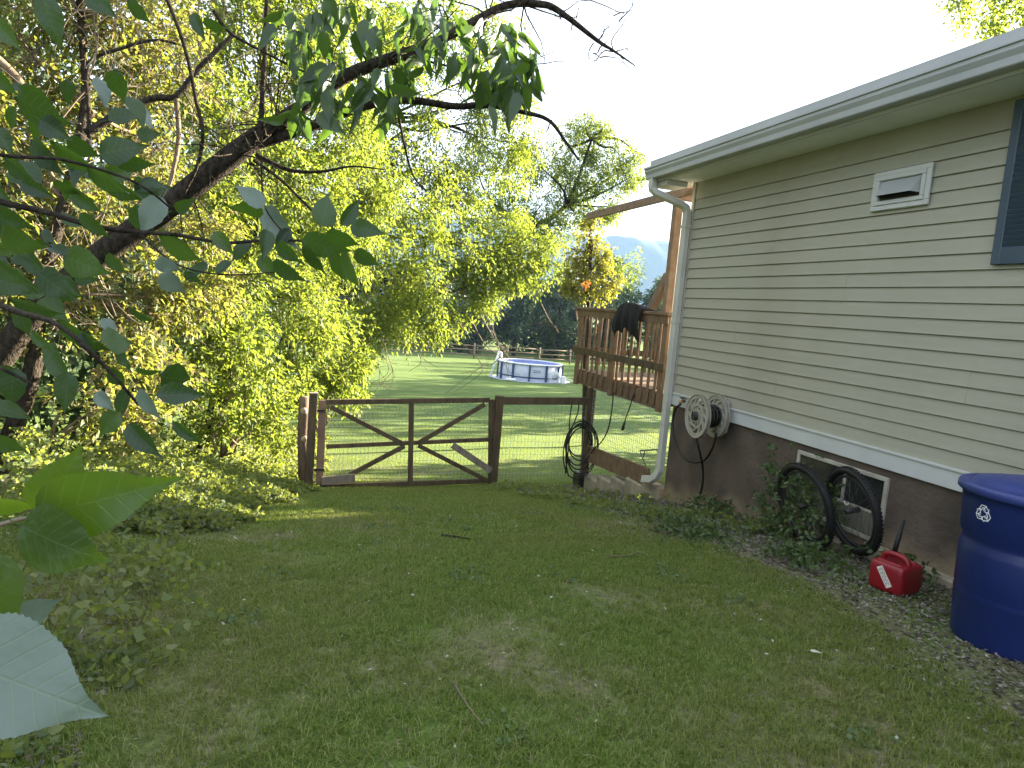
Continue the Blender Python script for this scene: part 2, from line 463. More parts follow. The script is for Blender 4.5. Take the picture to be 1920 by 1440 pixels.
MT['litter'] = leafy('leaf_litter', [(0.035, 0.03, 0.022), (0.07, 0.06, 0.044), (0.12, 0.105, 0.08), (0.22, 0.205, 0.175)], (0.15, 0.12, 0.06), 0.1, 0.02, 0.6)
MT['clover'] = leafy('clover', [(0.035, 0.062, 0.016), (0.055, 0.090, 0.022), (0.090, 0.125, 0.035)], (0.14, 0.24, 0.05), 0.35, 0.05, 0.5)
MT['speck'] = leafy('pale_fallen_leaf', [(0.35, 0.36, 0.28), (0.55, 0.56, 0.48)], (0.3, 0.3, 0.2), 0.2, 0.03, 0.6)


def ground_material():
    m, nt, out = new_mat('lawn_soil')
    N, L = nt.nodes.new, nt.links.new
    b = N('ShaderNodeBsdfPrincipled'); b.inputs['Roughness'].default_value = 0.95; b.inputs['Specular IOR Level'].default_value = 0.1
    t = N('ShaderNodeTexCoord')
    def noise(s, d=5, st=None):
        n = N('ShaderNodeTexNoise'); n.inputs['Scale'].default_value = s; n.inputs['Detail'].default_value = d
        if st:
            mm = N('ShaderNodeMapping'); mm.inputs['Scale'].default_value = st; mm.inputs['Rotation'].default_value = (0, 0, R(25)); L(t.outputs['Object'], mm.inputs[0]); L(mm.outputs[0], n.inputs['Vector'])
        else:
            L(t.outputs['Object'], n.inputs['Vector'])
        return n.outputs[0]
    def ramp(x, stops):
        r = N('ShaderNodeValToRGB'); e = r.color_ramp.elements
        e[0].position, e[0].color = stops[0][0], rgba(stops[0][1]); e[1].position, e[1].color = stops[-1][0], rgba(stops[-1][1])
        for p, c in stops[1:-1]:
            k = e.new(p); k.color = rgba(c)
        L(x, r.inputs[0]); return r.outputs[0]
    def mix(f, a, c):
        k = N('ShaderNodeMix'); k.data_type = 'RGBA'
        if isinstance(f, float): k.inputs[0].default_value = f
        else: L(f, k.inputs[0])
        L(a, k.inputs[6]); L(c, k.inputs[7]); return k.outputs[2]
    green = ramp(noise(55, 8), [(0.25, (0.05, 0.085, 0.018)), (0.5, (0.085, 0.13, 0.028)), (0.75, (0.13, 0.17, 0.05))])
    soil = ramp(noise(40, 8), [(0.3, (0.09, 0.08, 0.05)), (0.55, (0.17, 0.15, 0.095)), (0.8, (0.28, 0.245, 0.165))])
    far = ramp(noise(0.9, 6), [(0.3, (0.080, 0.130, 0.034)), (0.55, (0.105, 0.160, 0.044)), (0.75, (0.130, 0.180, 0.056))])  # far lawn made lighter, open sky brightness put into its colour
    fine = ramp(noise(9, 8), [(0.3, (0.075, 0.122, 0.030)), (0.7, (0.125, 0.178, 0.050))])
    # mown lanes of the far lawn
    lane = ramp(noise(0.55, 2, (0.10, 2.2, 1)), [(0.42, (0.082, 0.132, 0.034)), (0.58, (0.125, 0.172, 0.056))])
    farc = mix(0.45, mix(0.5, far, fine), lane)
    sx = N('ShaderNodeSeparateXYZ'); L(t.outputs['Object'], sx.inputs[0])
    mr = N('ShaderNodeMapRange'); mr.inputs[1].default_value = 7.0; mr.inputs[2].default_value = 13.0; L(sx.outputs[1], mr.inputs[0])
    pat = ramp(noise(1.1, 5), [(0.42, (0, 0, 0)), (0.66, (1, 1, 1))])
    nearc = mix(pat, green, soil)
    c = mix(mr.outputs[0], nearc, farc)
    L(c, b.inputs['Base Color'])
    bp = N('ShaderNodeBump'); bp.inputs['Strength'].default_value = 0.8; bp.inputs['Distance'].default_value = 0.03
    L(noise(38, 8), bp.inputs['Height']); L(bp.outputs[0], b.inputs['Normal'])
    L(b.outputs[0], out.inputs[0])
    return m


# ------------------------------------------------------------------ ground, hill, haze
def grid_mesh(name, xs, ys, zf, mat):
    X, Y = np.meshgrid(xs, ys)
    Z = zf(X, Y)
    nx, ny = len(xs), len(ys)
    idx = np.arange(nx * ny).reshape(ny, nx)
    a, b, c, d = idx[:-1, :-1].ravel(), idx[:-1, 1:].ravel(), idx[1:, 1:].ravel(), idx[1:, :-1].ravel()
    tris = np.concatenate([np.stack([a, b, c], 1), np.stack([a, c, d], 1)])
    return np_mesh(name, np.stack([X.ravel(), Y.ravel(), Z.ravel()], 1), tris, mat, None, True)


xs = np.unique(np.concatenate([np.linspace(-900, -60, 15), np.linspace(-60, -6, 28), np.arange(-6, 8, 0.25), np.linspace(8, 70, 32), np.linspace(70, 1500, 25)]))
ys = np.unique(np.concatenate([np.linspace(-200, -10, 12), np.arange(-10, 16, 0.25), np.linspace(16, 110, 48), np.linspace(110, 1600, 24)]))
tag(grid_mesh('ground', xs, ys, gz, ground_material()), kind='structure')

hill_mat = surf('wooded_hill', (0.035, 0.06, 0.025), (0.07, 0.10, 0.04), 0.95, 0.02, (1, 1, 1), 0.5, 0.06, 0.1)
def hz(X, Y):
    t = np.clip((Y - 1120) / 240, 0, 1); t2 = np.clip((1560 - Y) / 200, 0, 1)
    s = np.sin(X * .0052 + 1.3) * 11 + np.sin(X * .021) * 4 + np.sin(X * .063 + Y * .05) * 2.2 + np.sin(X * .17 + 1.0) * 1.3
    h = 185 + s + np.clip(X - 700, -800, 0) * 0.03
    return -7 + (h) * (t * t * (3 - 2 * t)) * (t2 * t2 * (3 - 2 * t2))
tag(grid_mesh('hill', np.linspace(-850, 1450, 160), np.linspace(1115, 1560, 30), hz, hill_mat), kind='structure')

hm, hnt, hout = new_mat('haze')
pv = hnt.nodes.new('ShaderNodeVolumePrincipled')
pv.inputs['Color'].default_value = (0.36, 0.58, 1.0, 1)
pv.inputs['Density'].default_value = 0.00020
pv.inputs['Anisotropy'].default_value = 0.0
hnt.links.new(pv.outputs[0], hout.inputs['Volume'])
tag(MB().span((-910, -210, -8.6), (1510, 1610, 205)).build('haze', hm), kind='stuff')

# ------------------------------------------------------------------ house
WX = 3.93
Y0, Y1 = -2.5, 6.57
house = empty('house', (WX, Y1, -1.93), 'single storey house with cream horizontal siding, white skirt board and brown foundation', 'house')
EX = 0.1016
ZB, ZT = -0.7625, 1.46
n_courses = 20
backing = MB().span((WX + 0.005, Y0, ZB), (8.2, Y1 - 0.02, ZT + 0.1)).build('wall', MT['siding'], house)
prof = [(WX - 0.011, 0.0062), (WX - 0.009, 0.0048), (WX + 0.004, 0.0048), (WX + 0.004, EX), (WX + 0.001, EX - 0.001), (WX - 0.0105, 0.009)]
SB = {}
def siding_piece(ya, yb, xo, i):
    key = (round(ya, 3), round(yb, 3))
    if key not in SB:
        m_ = MB().prism(prof, ya, yb).mesh('siding_board'); m_.materials.append(MT['siding']); SB[key] = m_
    o = link('siding_board', SB[key], None, house)
    o.location.z += ZB + i * EX; o.location.x += xo
for i in range(0, n_courses, 2):
    yj = [1.9, 4.95, 3.2, 5.6, 0.9, 4.3, 2.45, 5.2, 3.75, 1.2][(i // 2) % 10]
    for q in (0, 1):
        siding_piece(Y0, yj, 0.0, i + q)
        siding_piece(yj - .02, Y1 - 0.045, -0.0016, i + q)
MB().prism([(WX - .010, ZB + 20 * EX + .006), (WX + .006, ZB + 20 * EX + .006), (WX + .006, ZT - .005), (WX - .004, ZT - .005)], Y0, Y1 - .045).build('frieze_board', MT['siding'], house)
# gable wall of the rear side (towards the deck)
gv = MB()
gv.add([(WX + .03, Y1 - .015, ZB), (12.3, Y1 - .015, ZB), (12.3, Y1 - .015, 1.5), (8.1, Y1 - .015, 3.45), (WX + .03, Y1 - .015, 1.5)], [(0, 1, 2, 3, 4)])
gv.build('rear_wall', MT['siding'], house)
MB().span((WX - 0.022, Y1 - 0.045, ZB - 0.005), (WX + 0.05, Y1 + 0.012, ZT)).build('corner_trim', MT['siding'], house, bevel=0.003)
sk = MB(); sk.span((WX - 0.016, Y0, ZB - 0.125), (WX + 0.03, Y1 + 0.004, ZB - 0.012)); sk.span((WX - 0.026, Y0, ZB - 0.010), (WX + 0.02, Y1 + 0.006, ZB + 0.008))
sk.build('skirt_board', MT['trim'], house, bevel=0.002)
MB().span((WX + 0.012, Y0, -2.6), (8.0, Y1 - 0.012, ZB - 0.06)).build('foundation', MT['wall'], house)
fl = MB()
yy = Y0
while yy < 3.9:
    L_ = random.uniform(.5, .9)
    zz = float(gz(WX - .05, yy + L_ / 2))
    fl.box((WX - 0.005, yy + L_ / 2, zz + 0.01), (0.13 + random.uniform(-.02, .02), L_ - .01, 0.13), Matrix.Rotation(random.uniform(-.03, .03), 3, 'Y'))
    yy += L_
fl.build('footing', MT['footing'], house, bevel=0.012)
# eave: soffit, frieze, gutter, roof
SX = 3.60
MB().span((SX, Y0, ZT - 0.004), (WX + 0.05, Y1 + 0.30, ZT + 0.018)).build('soffit', MT['soffit'], house)
MB().span((SX - 0.022, Y0, ZT - 0.012), (SX - 0.002, Y1 + 0.31, ZT + 0.175)).build('fascia', MT['trim'], house)
gp = [(SX - 0.024, ZT + 0.01), (SX - 0.095, ZT + 0.01), (SX - 0.100, ZT + 0.016), (SX - 0.104, ZT + 0.055), (SX - 0.122, ZT + 0.085), (SX - 0.122, ZT + 0.108), (SX - 0.134, ZT + 0.112), (SX - 0.134, ZT + 0.126), (SX - 0.114, ZT + 0.126), (SX - 0.114, ZT + .118), (SX - 0.024, ZT + .118)]
gut = MB().prism(gp, Y0, Y1 + 0.30).build('gutter', MT['gutter'], house)
MB().prism([(SX - .132, ZT + .127), (SX - .02, ZT + .127), (SX - .02, ZT + .131), (SX - .132, ZT + .131)], Y0, Y1 + .30).build('gutter_guard', MT['gutter'], gut)
RZ = ZT + 0.150
rf = MB()
sl = 0.45  # pitch raised so the unseen roof slope shades the near leaves
rf.prism([(SX - 0.085, RZ), (8.1, RZ + (8.1 - SX + .085) * sl), (8.1, RZ + .05 + (8.1 - SX + .085) * sl), (SX - 0.085, RZ + 0.05)], Y0, Y1 + 0.22)
rf.prism([(8.1, RZ + (8.1 - SX + .085) * sl), (12.7, RZ), (12.7, RZ + .05), (8.1, RZ + .05 + (8.1 - SX + .085) * sl)], Y0, Y1 + 0.22)
roof = rf.build('roof', MT['roof'], house)
MB().span((SX - .098, Y0, RZ - .012), (SX - .0855, Y1 + .225, RZ + .045)).build('drip_edge', MT['gutter'], roof)
rk = MB(); rk.bar((SX - .02, Y1 + .232, RZ - .05), (8.1, Y1 + .232, RZ - .05 + (8.1 - SX) * sl), 0.022, 0.16)
rk.build('rake_board', MT['trim'], roof)
# eave return box closing the soffit at the corner
MB().span((SX + .001, Y1 + .02, ZT - .06), (WX - .08, Y1 + .29, ZT - .006)).build('eave_return', MT['trim'], house, bevel=.004)
# downspout with its two elbows
dsx = WX - 0.055
def duct(pts, w, h, side):
    b = MB(); pts = [Vector(p) for p in pts]; vs = []; fs = []
    side = Vector(side)
    for i, p in enumerate(pts):
        d = (pts[min(i + 1, len(pts) - 1)] - pts[max(i - 1, 0)]).normalized()
        s1 = (side - d * side.dot(d)).normalized(); s2 = d.cross(s1)
        for a, c in ((-1, -1), (-1, 1), (1, 1), (1, -1)):
            vs.append(p + s1 * (w / 2 * a) + s2 * (h / 2 * c))
    for i in range(len(pts) - 1):
        for k in range(4):
            fs.append((i * 4 + k, i * 4 + (k + 1) % 4, i * 4 + 4 + (k + 1) % 4, i * 4 + 4 + k))
    b.add(vs, fs); return b
dsy = Y1 + 0.012
gy = Y1 + 0.20
spts = [(SX - .065, gy, ZT + .012), (SX - .065, gy, ZT - .05), (SX - .06, gy - .005, ZT - .09), (SX - .03, gy - .03, ZT - .13), (dsx - .06, dsy + .03, ZT - .235), (dsx - .015, dsy + .01, ZT - .27), (dsx, dsy, ZT - .32)]
ds = duct(spts + [(dsx, dsy, -1.55), (dsx, dsy, -1.62), (dsx - .01, dsy + .04, -1.70), (dsx - .02, dsy + .12, -1.76), (dsx - .03, dsy + .28, -1.80)], 0.085, 0.062, (0, 1, 0.001))
dso = ds.build('downspout', MT['spout'], house, bevel=0.006)
for z in (1.0, 0.0, -1.1):
    MB().span((dsx - .036, dsy - .05, z - .015), (dsx + .05, dsy + .05, z + .015)).build('strap', MT['spout'], dso)
MB().tube([(WX - .045, Y1 + .004, 1.19), (WX - .044, Y1 + .014, 0.9), (WX - .03, Y1 + .016, 0.2), (WX - .03, Y1 + .016, -0.7)], 0.006).build('cable', MT['rubber'], house)
# vent hood
vent = empty('wall_vent', (WX - 0.02, 3.88, 1.03), 'white square dryer vent with hooded flap on the siding', 'vent')
va, vb, vz0, vz1 = 3.64, 4.12, 0.895, 1.165
vx = WX - 0.013
f = MB()
for a, t, x in ((0.0, .035, .022), (.035, .03, .030)):
    f.span((vx - x, va + a, vz0 + a), (vx - .001, vb - a, vz0 + a + t)); f.span((vx - x, va + a, vz1 - a - t), (vx - .001, vb - a, vz1 - a))
    f.span((vx - x, va + a, vz0 + a + t), (vx - .001, va + a + t, vz1 - a - t)); f.span((vx - x, vb - a - t, vz0 + a + t), (vx - .001, vb - a, vz1 - a - t))
f.build('frame', MT['trim'], vent, bevel=.004)
h0, h1, hz0, hz1 = va + .068, vb - .068, vz0 + .066, vz1 - .066
hd = MB()
hd.add([(vx - .012, h0, hz1), (vx - .012, h1, hz1), (vx - .075, h0 + .03, hz0 + .028), (vx - .075, h1 - .03, hz0 + .028), (vx - .002, h0, hz0 + .02), (vx - .002, h1, hz0 + .02)],
       [(0, 1, 3, 2), (0, 2, 4), (1, 5, 3)])
hd.build('hood', MT['gutter'], vent)
MB().span((vx - .006, h0, hz0), (vx - .001, h1, hz1)).build('opening', MT['dark'], vent)
# shutter
sh = empty('window_shutter', (WX - .03, 2.95, .95), 'slate blue louvred window shutter at the right edge of the siding', 'shutter')
s0, s1, sz0, sz1 = 2.70, 3.135, 0.485, 1.425
sx0, sx1 = WX - .040, WX - .0135
st = MB()
st.span((sx0, s1 - .055, sz0), (sx1, s1, sz1)); st.span((sx0, s0, sz0), (sx1, s0 + .055, sz1))
st.span((sx0, s0 + .055, sz0), (sx1, s1 - .055, sz0 + .10)); st.span((sx0, s0 + .055, sz1 - .08), (sx1, s1 - .055, sz1))
st.build('frame', MT['shutter'], sh, bevel=.004)
MB().span((sx1 - .006, s0 + .055, sz0 + .1), (sx1, s1 - .055, sz1 - .08)).build('back_panel', MT['shutter'], sh)
slm = MB().box((0, 0, 0), (0.007, s1 - s0 - .112, 0.034), Matrix.Rotation(R(-32), 3, 'Y')).mesh('slat'); slm.materials.append(MT['shutter'])
z = sz0 + .118
while z < sz1 - .09:
    o = link('slat', slm, None, sh); o.location = o.location + Vector((sx0 + .012, (s0 + s1) / 2, z)); z += 0.030
# the window that the shutter belongs to (just past the edge of the picture)
hw = MB(); hx0, hx1 = WX - .045, WX + .0
for (a_, b_) in (((1.72, .455), (2.66, .505)), ((1.72, 1.395), (2.66, 1.445)), ((1.72, .506), (1.77, 1.394)), ((2.61, .506), (2.66, 1.394)), ((1.771, .935), (2.609, .965))):
    hw.span((hx0, a_[0], a_[1]), (hx1, b_[0], b_[1]))
hwo = hw.build('window', MT['trim'], house, bevel=.004)
MB().span((WX - .020, 1.765, .50), (WX - .0135, 2.615, 1.40)).build('pane', MT['dark'], hwo)
# basement window
bw = empty('basement_window', (WX, 4.1, -1.16), 'wide basement window with pale frame low in the brown foundation', 'window')
w0, w1, wz0, wz1 = 3.655, 4.56, -1.42, -0.945
bx = WX + 0.012
fr = MB()
fr.span((bx - .02, w0, wz1 - .03), (bx + .02, w1, wz1)); fr.span((bx - .02, w0, wz0), (bx + .02, w0 + .03, wz1 - .03)); fr.span((bx - .02, w1 - .03, wz0), (bx + .02, w1, wz1 - .03)); fr.span((bx - .02, w0 + .03, wz0), (bx + .02, w1 - .03, wz0 + .03))
fr.build('frame', MT['winframe'], bw, bevel=.003)
MB().span((bx - .008, w0 + .03, -1.21), (bx - .002, w1 - .03, wz1 - .03)).build('pane', MT['dark'], bw)
MB().span((bx - .012, w0 + .03, -1.225), (bx + .002, w1 - .03, -1.208)).build('sash_rail', MT['winframe'], bw)
MB().span((bx - .016, 4.03, -1.207), (bx + .002, 4.055, wz1 - .031)).build('mullion', MT['winframe'], bw)
pm = MB().span((-.006, -.035, 0), (.006, .035, .16)).mesh('lower_slat'); pm.materials.append(MT['well'])
yy = w0 + .068
while yy < w1 - .06:
    o = link('lower_slat', pm, None, bw); o.location = o.location + Vector((bx - .006 + random.uniform(-.004, .004), yy, -1.388)); yy += .074

# ------------------------------------------------------------------ deck with pergola beam
deck = empty('deck', (4.0, 8.0, -0.9), 'raised brown wooden deck with baluster railing at the rear corner of the house', 'deck')
DX = 3.955
DY0, DY1 = 6.80, 9.33
FZ = -0.80
RB = -1.0
dk = MT['deckwood']
MB().span((DX, DY0, RB), (DX + .04, DY1, FZ - .03)).build('rim_board', dk, deck, bevel=.004)
MB().span((DX + .041, DY1 - .04, RB), (7.2, DY1, FZ - .03)).build('rim_board', dk, deck, bevel=.004)
for k in range(16):
    bxx = DX + .02 + k * 0.2
    MB().span((bxx, DY0 + .001, FZ - .028), (bxx + .188, DY1 - .001, FZ)).build('floor_board', dk, deck)
for k in range(5):
    yj = DY0 + .3 + k * .5
    MB().span((DX + .041, yj, RB + .01), (7.2, yj + .04, FZ - .03)).build('joist', MT['wood'], deck)
RT = 0.10
posts_y = [DY1 - .05, 8.12, DY0 + .05]
for yp in posts_y:
    MB().span((DX - .042, yp - .045, RB - .02), (DX - .002, yp + .045, RT - .045)).build('rail_post', dk, deck, bevel=.004)
rl = MB().span((DX - .075, DY0 - .03, RT - .042), (DX + .065, DY1 + .06, RT - .004)).build('top_rail', dk, deck, bevel=.006)
MB().span((DX - .056, DY0 - .01, RT - .135), (DX - .044, DY1 + .03, RT - .044)).build('rail_board', dk, deck, bevel=.003)
MB().span((DX - .062, DY0 - .02, -0.56), (DX - .0435, DY1 + .10, -0.475)).build('middle_board', MT['wood'], deck, bevel=.003)
bm_ = MB().span((-.011, -.019, -0.965), (.011, .019, RT - .05)).mesh('baluster', bevel=.003); bm_.materials.append(dk)
ybs = [8.12 + (DY1 - .10 - 8.12) * (k + .6) / 6.2 for k in range(6)] + [DY0 + .10 + (8.07 - DY0 - .10) * (k + .5) / 7.0 for k in range(7)]
for yb in ybs:
    o = link('baluster', bm_, None, deck); o.location = o.location + Vector((DX - .0205, yb, 0)); o.rotation_euler = (random.uniform(-.004, .004), 0, 0)
# end rail at the far side
for xb in np.arange(DX + .15, 7.1, .135):
    o = link('baluster', bm_, None, deck); o.location = o.location + Vector((xb, DY1 - .02, .02))
MB().span((DX + .07, DY1 - .07, RT - .042), (7.2, DY1 + .05, RT - .004)).build('top_rail', dk, deck, bevel=.006)
MB().span((DX + .07, DY1 + .001, -.56), (7.2, DY1 + .019, -.475)).build('middle_board', MT['wood'], deck)
# supporting post, footing, skirt plank
pst = MB().span((DX - .045, 8.70, -2.36), (DX + .055, 8.80, RB - .002)).build('deck_post', MT['wood'], deck, bevel=.005)
MB().span((DX - .11, 8.63, -2.40), (DX + .12, 8.87, -2.20)).build('post_footing', MT['metal'], deck, bevel=.02)
MB().bar((DX - .01, 8.66, -1.90), (DX - .01, 6.93, -1.80), 0.04, 0.22).build('skirt_plank', MT['deckwood'], deck, bevel=.004)
sb = MB()
for k in range(5):
    ya = 8.62 - k * .4
    sb.box((DX + .02, ya - .2, float(gz(DX, ya - .2)) + .05), (.14, .39, .26))
sb.build('stone_edging', MT['footing'], deck, bevel=.02)
# pergola
MB().span((4.045, 7.12, FZ), (4.135, 7.21, 1.37)).build('pergola_post', MT['cedar'], deck, bevel=.004)
MB().span((4.0, 6.62, 1.372), (4.04, 9.62, 1.468)).build('pergola_beam', MT['cedar'], deck, bevel=.003)
MB().span((4.041, 7.13, 1.372), (7.0, 7.20, 1.462)).build('pergola_beam', MT['cedar'], deck, bevel=.003)
MB().bar((4.09, 7.22, .52), (4.09, 7.62, .02), 0.07, 0.11, (0, 1, 0)).build('knee_brace', MT['cedar'], deck, bevel=.003)

# black cloth hung over the railing
def draped_cloth():
    ny, nt = 26, 18
    vs = []; fs = []
    for i in range(ny):
        u = i / (ny - 1)
        y = 7.30 + u * 0.70
        arch = 0.075 * (1 - abs(2 * u - 1) ** 3)
        drop = 0.36 + 0.03 * math.sin(u * 9) - 0.10 * (1 - u) ** 4 * 0 + 0.03 * math.sin(u * 23)
        if u > .85: drop *= 1 - (u - .85) * 1.2
        for j in range(nt):
            t = j / (nt - 1)
            wv = 0.016 * math.sin(u * 22 + t * 3) * t
            if t < .3:
                q = t / .3; x = DX + .10 - q * .21; z = RT + .006 + arch * math.sin(min(1, q * 1.3) * math.pi * .5)
            else:
                q = (t - .3) / .7; x = DX - .105 - .045 * math.sin(q * 2.6) - wv; z = RT + .006 + arch - q * drop
            vs.append((x, y + 0.02 * math.sin(t * 5 + u * 3), z))
    for i in range(ny - 1):
        for j in range(nt - 1):
            a = i * nt + j; fs.append((a, a + 1, a + nt + 1, a + nt))
    b = MB().add(vs, fs)
    o = b.build('cloth', MT['cloth'], None, True)
    md = o.modifiers.new('thickness', 'SOLIDIFY'); md.thickness = 0.012
    return o
tag(draped_cloth(), 'black cloth draped over the deck railing', 'cloth')

# ------------------------------------------------------------------ gate, fence, posts
def wire_panel(parent, a, b, z0f, z1f, name='wire_mesh', step=0.05, r=0.0013):
    a, b = Vector(a), Vector(b); w = MB(); n = int((b - a).length / step)
    for i in range(n + 1):
        p = a.lerp(b, i / n)
        w.bar((p.x, p.y, z0f(i / n)), (p.x, p.y, z1f(i / n)), 2 * r, 2 * r, (0, 1, 0))
    for k in range(1, 12):
        t = k / 12
        w.bar((a.x, a.y + .003, z0f(0) * (1 - t) + z1f(0) * t), (b.x, b.y + .003, z0f(1) * (1 - t) + z1f(1) * t), 2 * r, 2 * r)
    o = w.build(name, MT['wire'], parent); o['kind'] = 'stuff'; return o

gl, gr = np.array([0.40, 8.42]), np.array([2.52, 8.70])
gate = empty('gate', (1.45, 8.55, -2.33), 'brown wooden farm gate with crossed braces and wire mesh', 'gate')
def gp3(px, py):                    # a point of the gate's plane
    r = ray(px, py); d = gr - gl
    n = np.array([-d[1], d[0]])
    t = n.dot(gl) / n.dot(r[:2])
    return Vector(r * t)
W_ = MT['wood']
gup = Vector((-(gr - gl)[1], (gr - gl)[0], 0)).normalized()
def rail(name, a, b, h, w=.038, off=0.0, mat=W_, parent=gate):
    a, b = gp3(*a) - gup * off, gp3(*b) - gup * off
    m = MB(); d = (b - a).normalized()
    m.bar(a, b, h, w, gup); return m.build(name, mat, parent, bevel=.003)
rail('stile', (605, 750), (599, 908), .085, .04, 0, MT['cedar'])  # warm sunlight on this stile put into its cedar colour
rail('stile', (922, 749), (920, 900), .075)
rail('top_rail', (612, 754), (918, 750), .062)
rail('bottom_rail', (600, 913), (921, 901), .060)
rail('middle_rail', (612, 837), (917, 824), .050, .036, .004)
rail('middle_stile', (771, 752), (769, 907), .060, .036, .008)
rail('brace', (620, 763), (758, 833), .055, .034, .012)
rail('brace', (908, 758), (782, 831), .055, .034, .012)
rail('brace', (655, 890), (758, 836), .055, .034, .012)
rail('brace', (784, 835), (912, 900), .055, .034, .012)
rail('support_board', (846, 833), (918, 881), .085, .022, .05, MT['greywood'])
rail('kick_board', (602, 900), (664, 894), .10, .03, .045, MT['greywood'])
for q in ((605, 770), (604, 880)):
    p = gp3(*q); m = MB(); m.box(p - gup * .028 + Vector((-.06, 0, 0)), (.16, .012, .03)); m.build('hinge', MT['metal'], gate)
lt = MB(); p = gp3(926, 822); lt.box(p - gup * .03, (.10, .015, .028)); lt.build('latch', MT['metal'], gate)
A, B = gp3(606, 830), gp3(921, 830)
wire_panel(gate, A + gup * .03, B + gup * .03, lambda t: -2.29, lambda t: -1.24)
fence = empty('side_fence', (3.2, 8.73, -2.3), 'short brown fence panel with wire mesh between gate and deck', 'fence')
MB().span((2.575, 8.65, -2.5), (2.675, 8.75, -1.16)).build('post', W_, fence, bevel=.004)
MB().bar((2.675, 8.70, -1.225), (3.91, 8.75, -1.19), .04, .10).build('top_rail', W_, fence, bevel=.004)
wire_panel(fence, (2.68, 8.71, 0), (3.90, 8.75, 0), lambda t: -2.30, lambda t: -1.25)
dmesh = empty('deck_fence', (DX, 7.7, -1.6), 'wire mesh closing the gap below the deck', 'mesh')
wire_panel(dmesh, (DX + .01, 8.68, 0), (DX + .01, 6.7, 0), lambda t: -1.82 + .04 * t, lambda t: -1.0)
MB().bar((DX + .01, 8.69, -1.01), (DX + .01, 6.72, -1.01), .02, .012).build('wire_rail', MT['wire'], dmesh)
p0 = P(579, 918, 8.33)
gpost = empty('gate_post', p0, 'tall square brown post at the left end of the gate', 'post')
MB().bar(P(577, 935, 8.33), P(588, 738, 8.33), .095, .095, (0, 1, 0)).build('shaft', W_, gpost, bevel=.004)
MB().bar(P(588.0, 738.5, 8.33), P(588.1, 736.0, 8.33), .104, .104, (0, 1, 0)).build('cap', MT['greywood'], gpost, bevel=.003)
lp = empty('log_post', P(570, 905, 8.5), 'round log post with pale knots behind the gate post', 'post')
lb = MB(); pts = [P(571, 925, 8.5), P(570, 870, 8.5), P(568, 820, 8.5), P(570, 780, 8.5), P(571, 744, 8.5)]
lb.tube(pts, [.075, .07, .066, .068, .06], 14); lb.build('shaft', MT['log'], lp, True)
for q in ((570, 771), (571, 824)):
    c = Vector(P(q[0], q[1], 8.42)); MB().lathe([(0.0, .012), (.018, .014), (.036, .004), (.042, -.02)], c, 12, Matrix.Rotation(R(90), 3, 'X') ).build('knot', MT['knot'], lp, True)

# ------------------------------------------------------------------ hoses and cords
def smooth_path(pts, n=10):
    pts = [Vector(p) for p in pts]; out = []
    for i in range(len(pts) - 1):
        p0, p1, p2, p3 = pts[max(i - 1, 0)], pts[i], pts[i + 1], pts[min(i + 2, len(pts) - 1)]
        for k in range(n):
            t = k / n
            out.append(0.5 * ((2 * p1) + (p2 - p0) * t + (2 * p0 - 5 * p1 + 4 * p2 - p3) * t * t + (3 * p1 - p0 - 3 * p2 + p3) * t ** 3))
    out.append(pts[-1]); return out

hb = MB()
c0 = Vector(P(1086, 828, 8.6))
for k in range(6):
    rr = .17 + .02 * k; ph = random.uniform(-.3, .3); ov = .88 + .05 * k
    pts = []
    for i in range(29):
        a = 2 * math.pi * i / 28 + ph
        pts.append(c0 + Vector((math.cos(a) * rr * .92 + .02 * math.sin(k * 2.1), -.02 - .015 * k + .02 * math.sin(a * 2 + k), math.sin(a) * rr * 1.32 * ov - .02 * k)))
    hb.tube(pts, .0095, 6)
hb.tube(smooth_path([P(1073, 752, 8.62), P(1068, 790, 8.58), P(1066, 840, 8.56), P(1060, 888, 8.6)]), .0085, 6)
hb.tube(smooth_path([P(1085, 752, 8.62), P(1083, 775, 8.6), P(1066, 820, 8.56), P(1061, 860, 8.55), P(1066, 893, 8.58)]), .0085, 6)
tag(hb.build('hose', MT['hose'], None, True), 'black garden hose coiled on the deck post', 'hose')
MB_ = MB().tube(smooth_path([PX(1150, 735, 3.92), PX(1147, 770, 3.9), PX(1140, 805, 3.9), PX(1128, 828, 3.9), PX(1113, 842, 3.9), PX(1108, 850, 3.93)]), .009, 6)
tag(MB_.build('cable', MT['hose'], None, True), 'black cable curving from the deck edge to its post', 'cable')
c2 = empty('power_cord', PX(1186, 740, 3.91), 'short cord with a plug dangling below the deck', 'cord')
MB().tube(smooth_path([PX(1188, 738, 3.93), PX(1182, 760, 3.92), PX(1174, 782, 3.92), PX(1169, 800, 3.92)]), .007, 6).build('cord', MT['hose'], c2, True)
MB().tube([PX(1171, 792, 3.92), PX(1168, 803, 3.92), PX(1167, 806, 3.92)], [.012, .019, .016], 8).build('plug', MT['rubber'], c2, True)

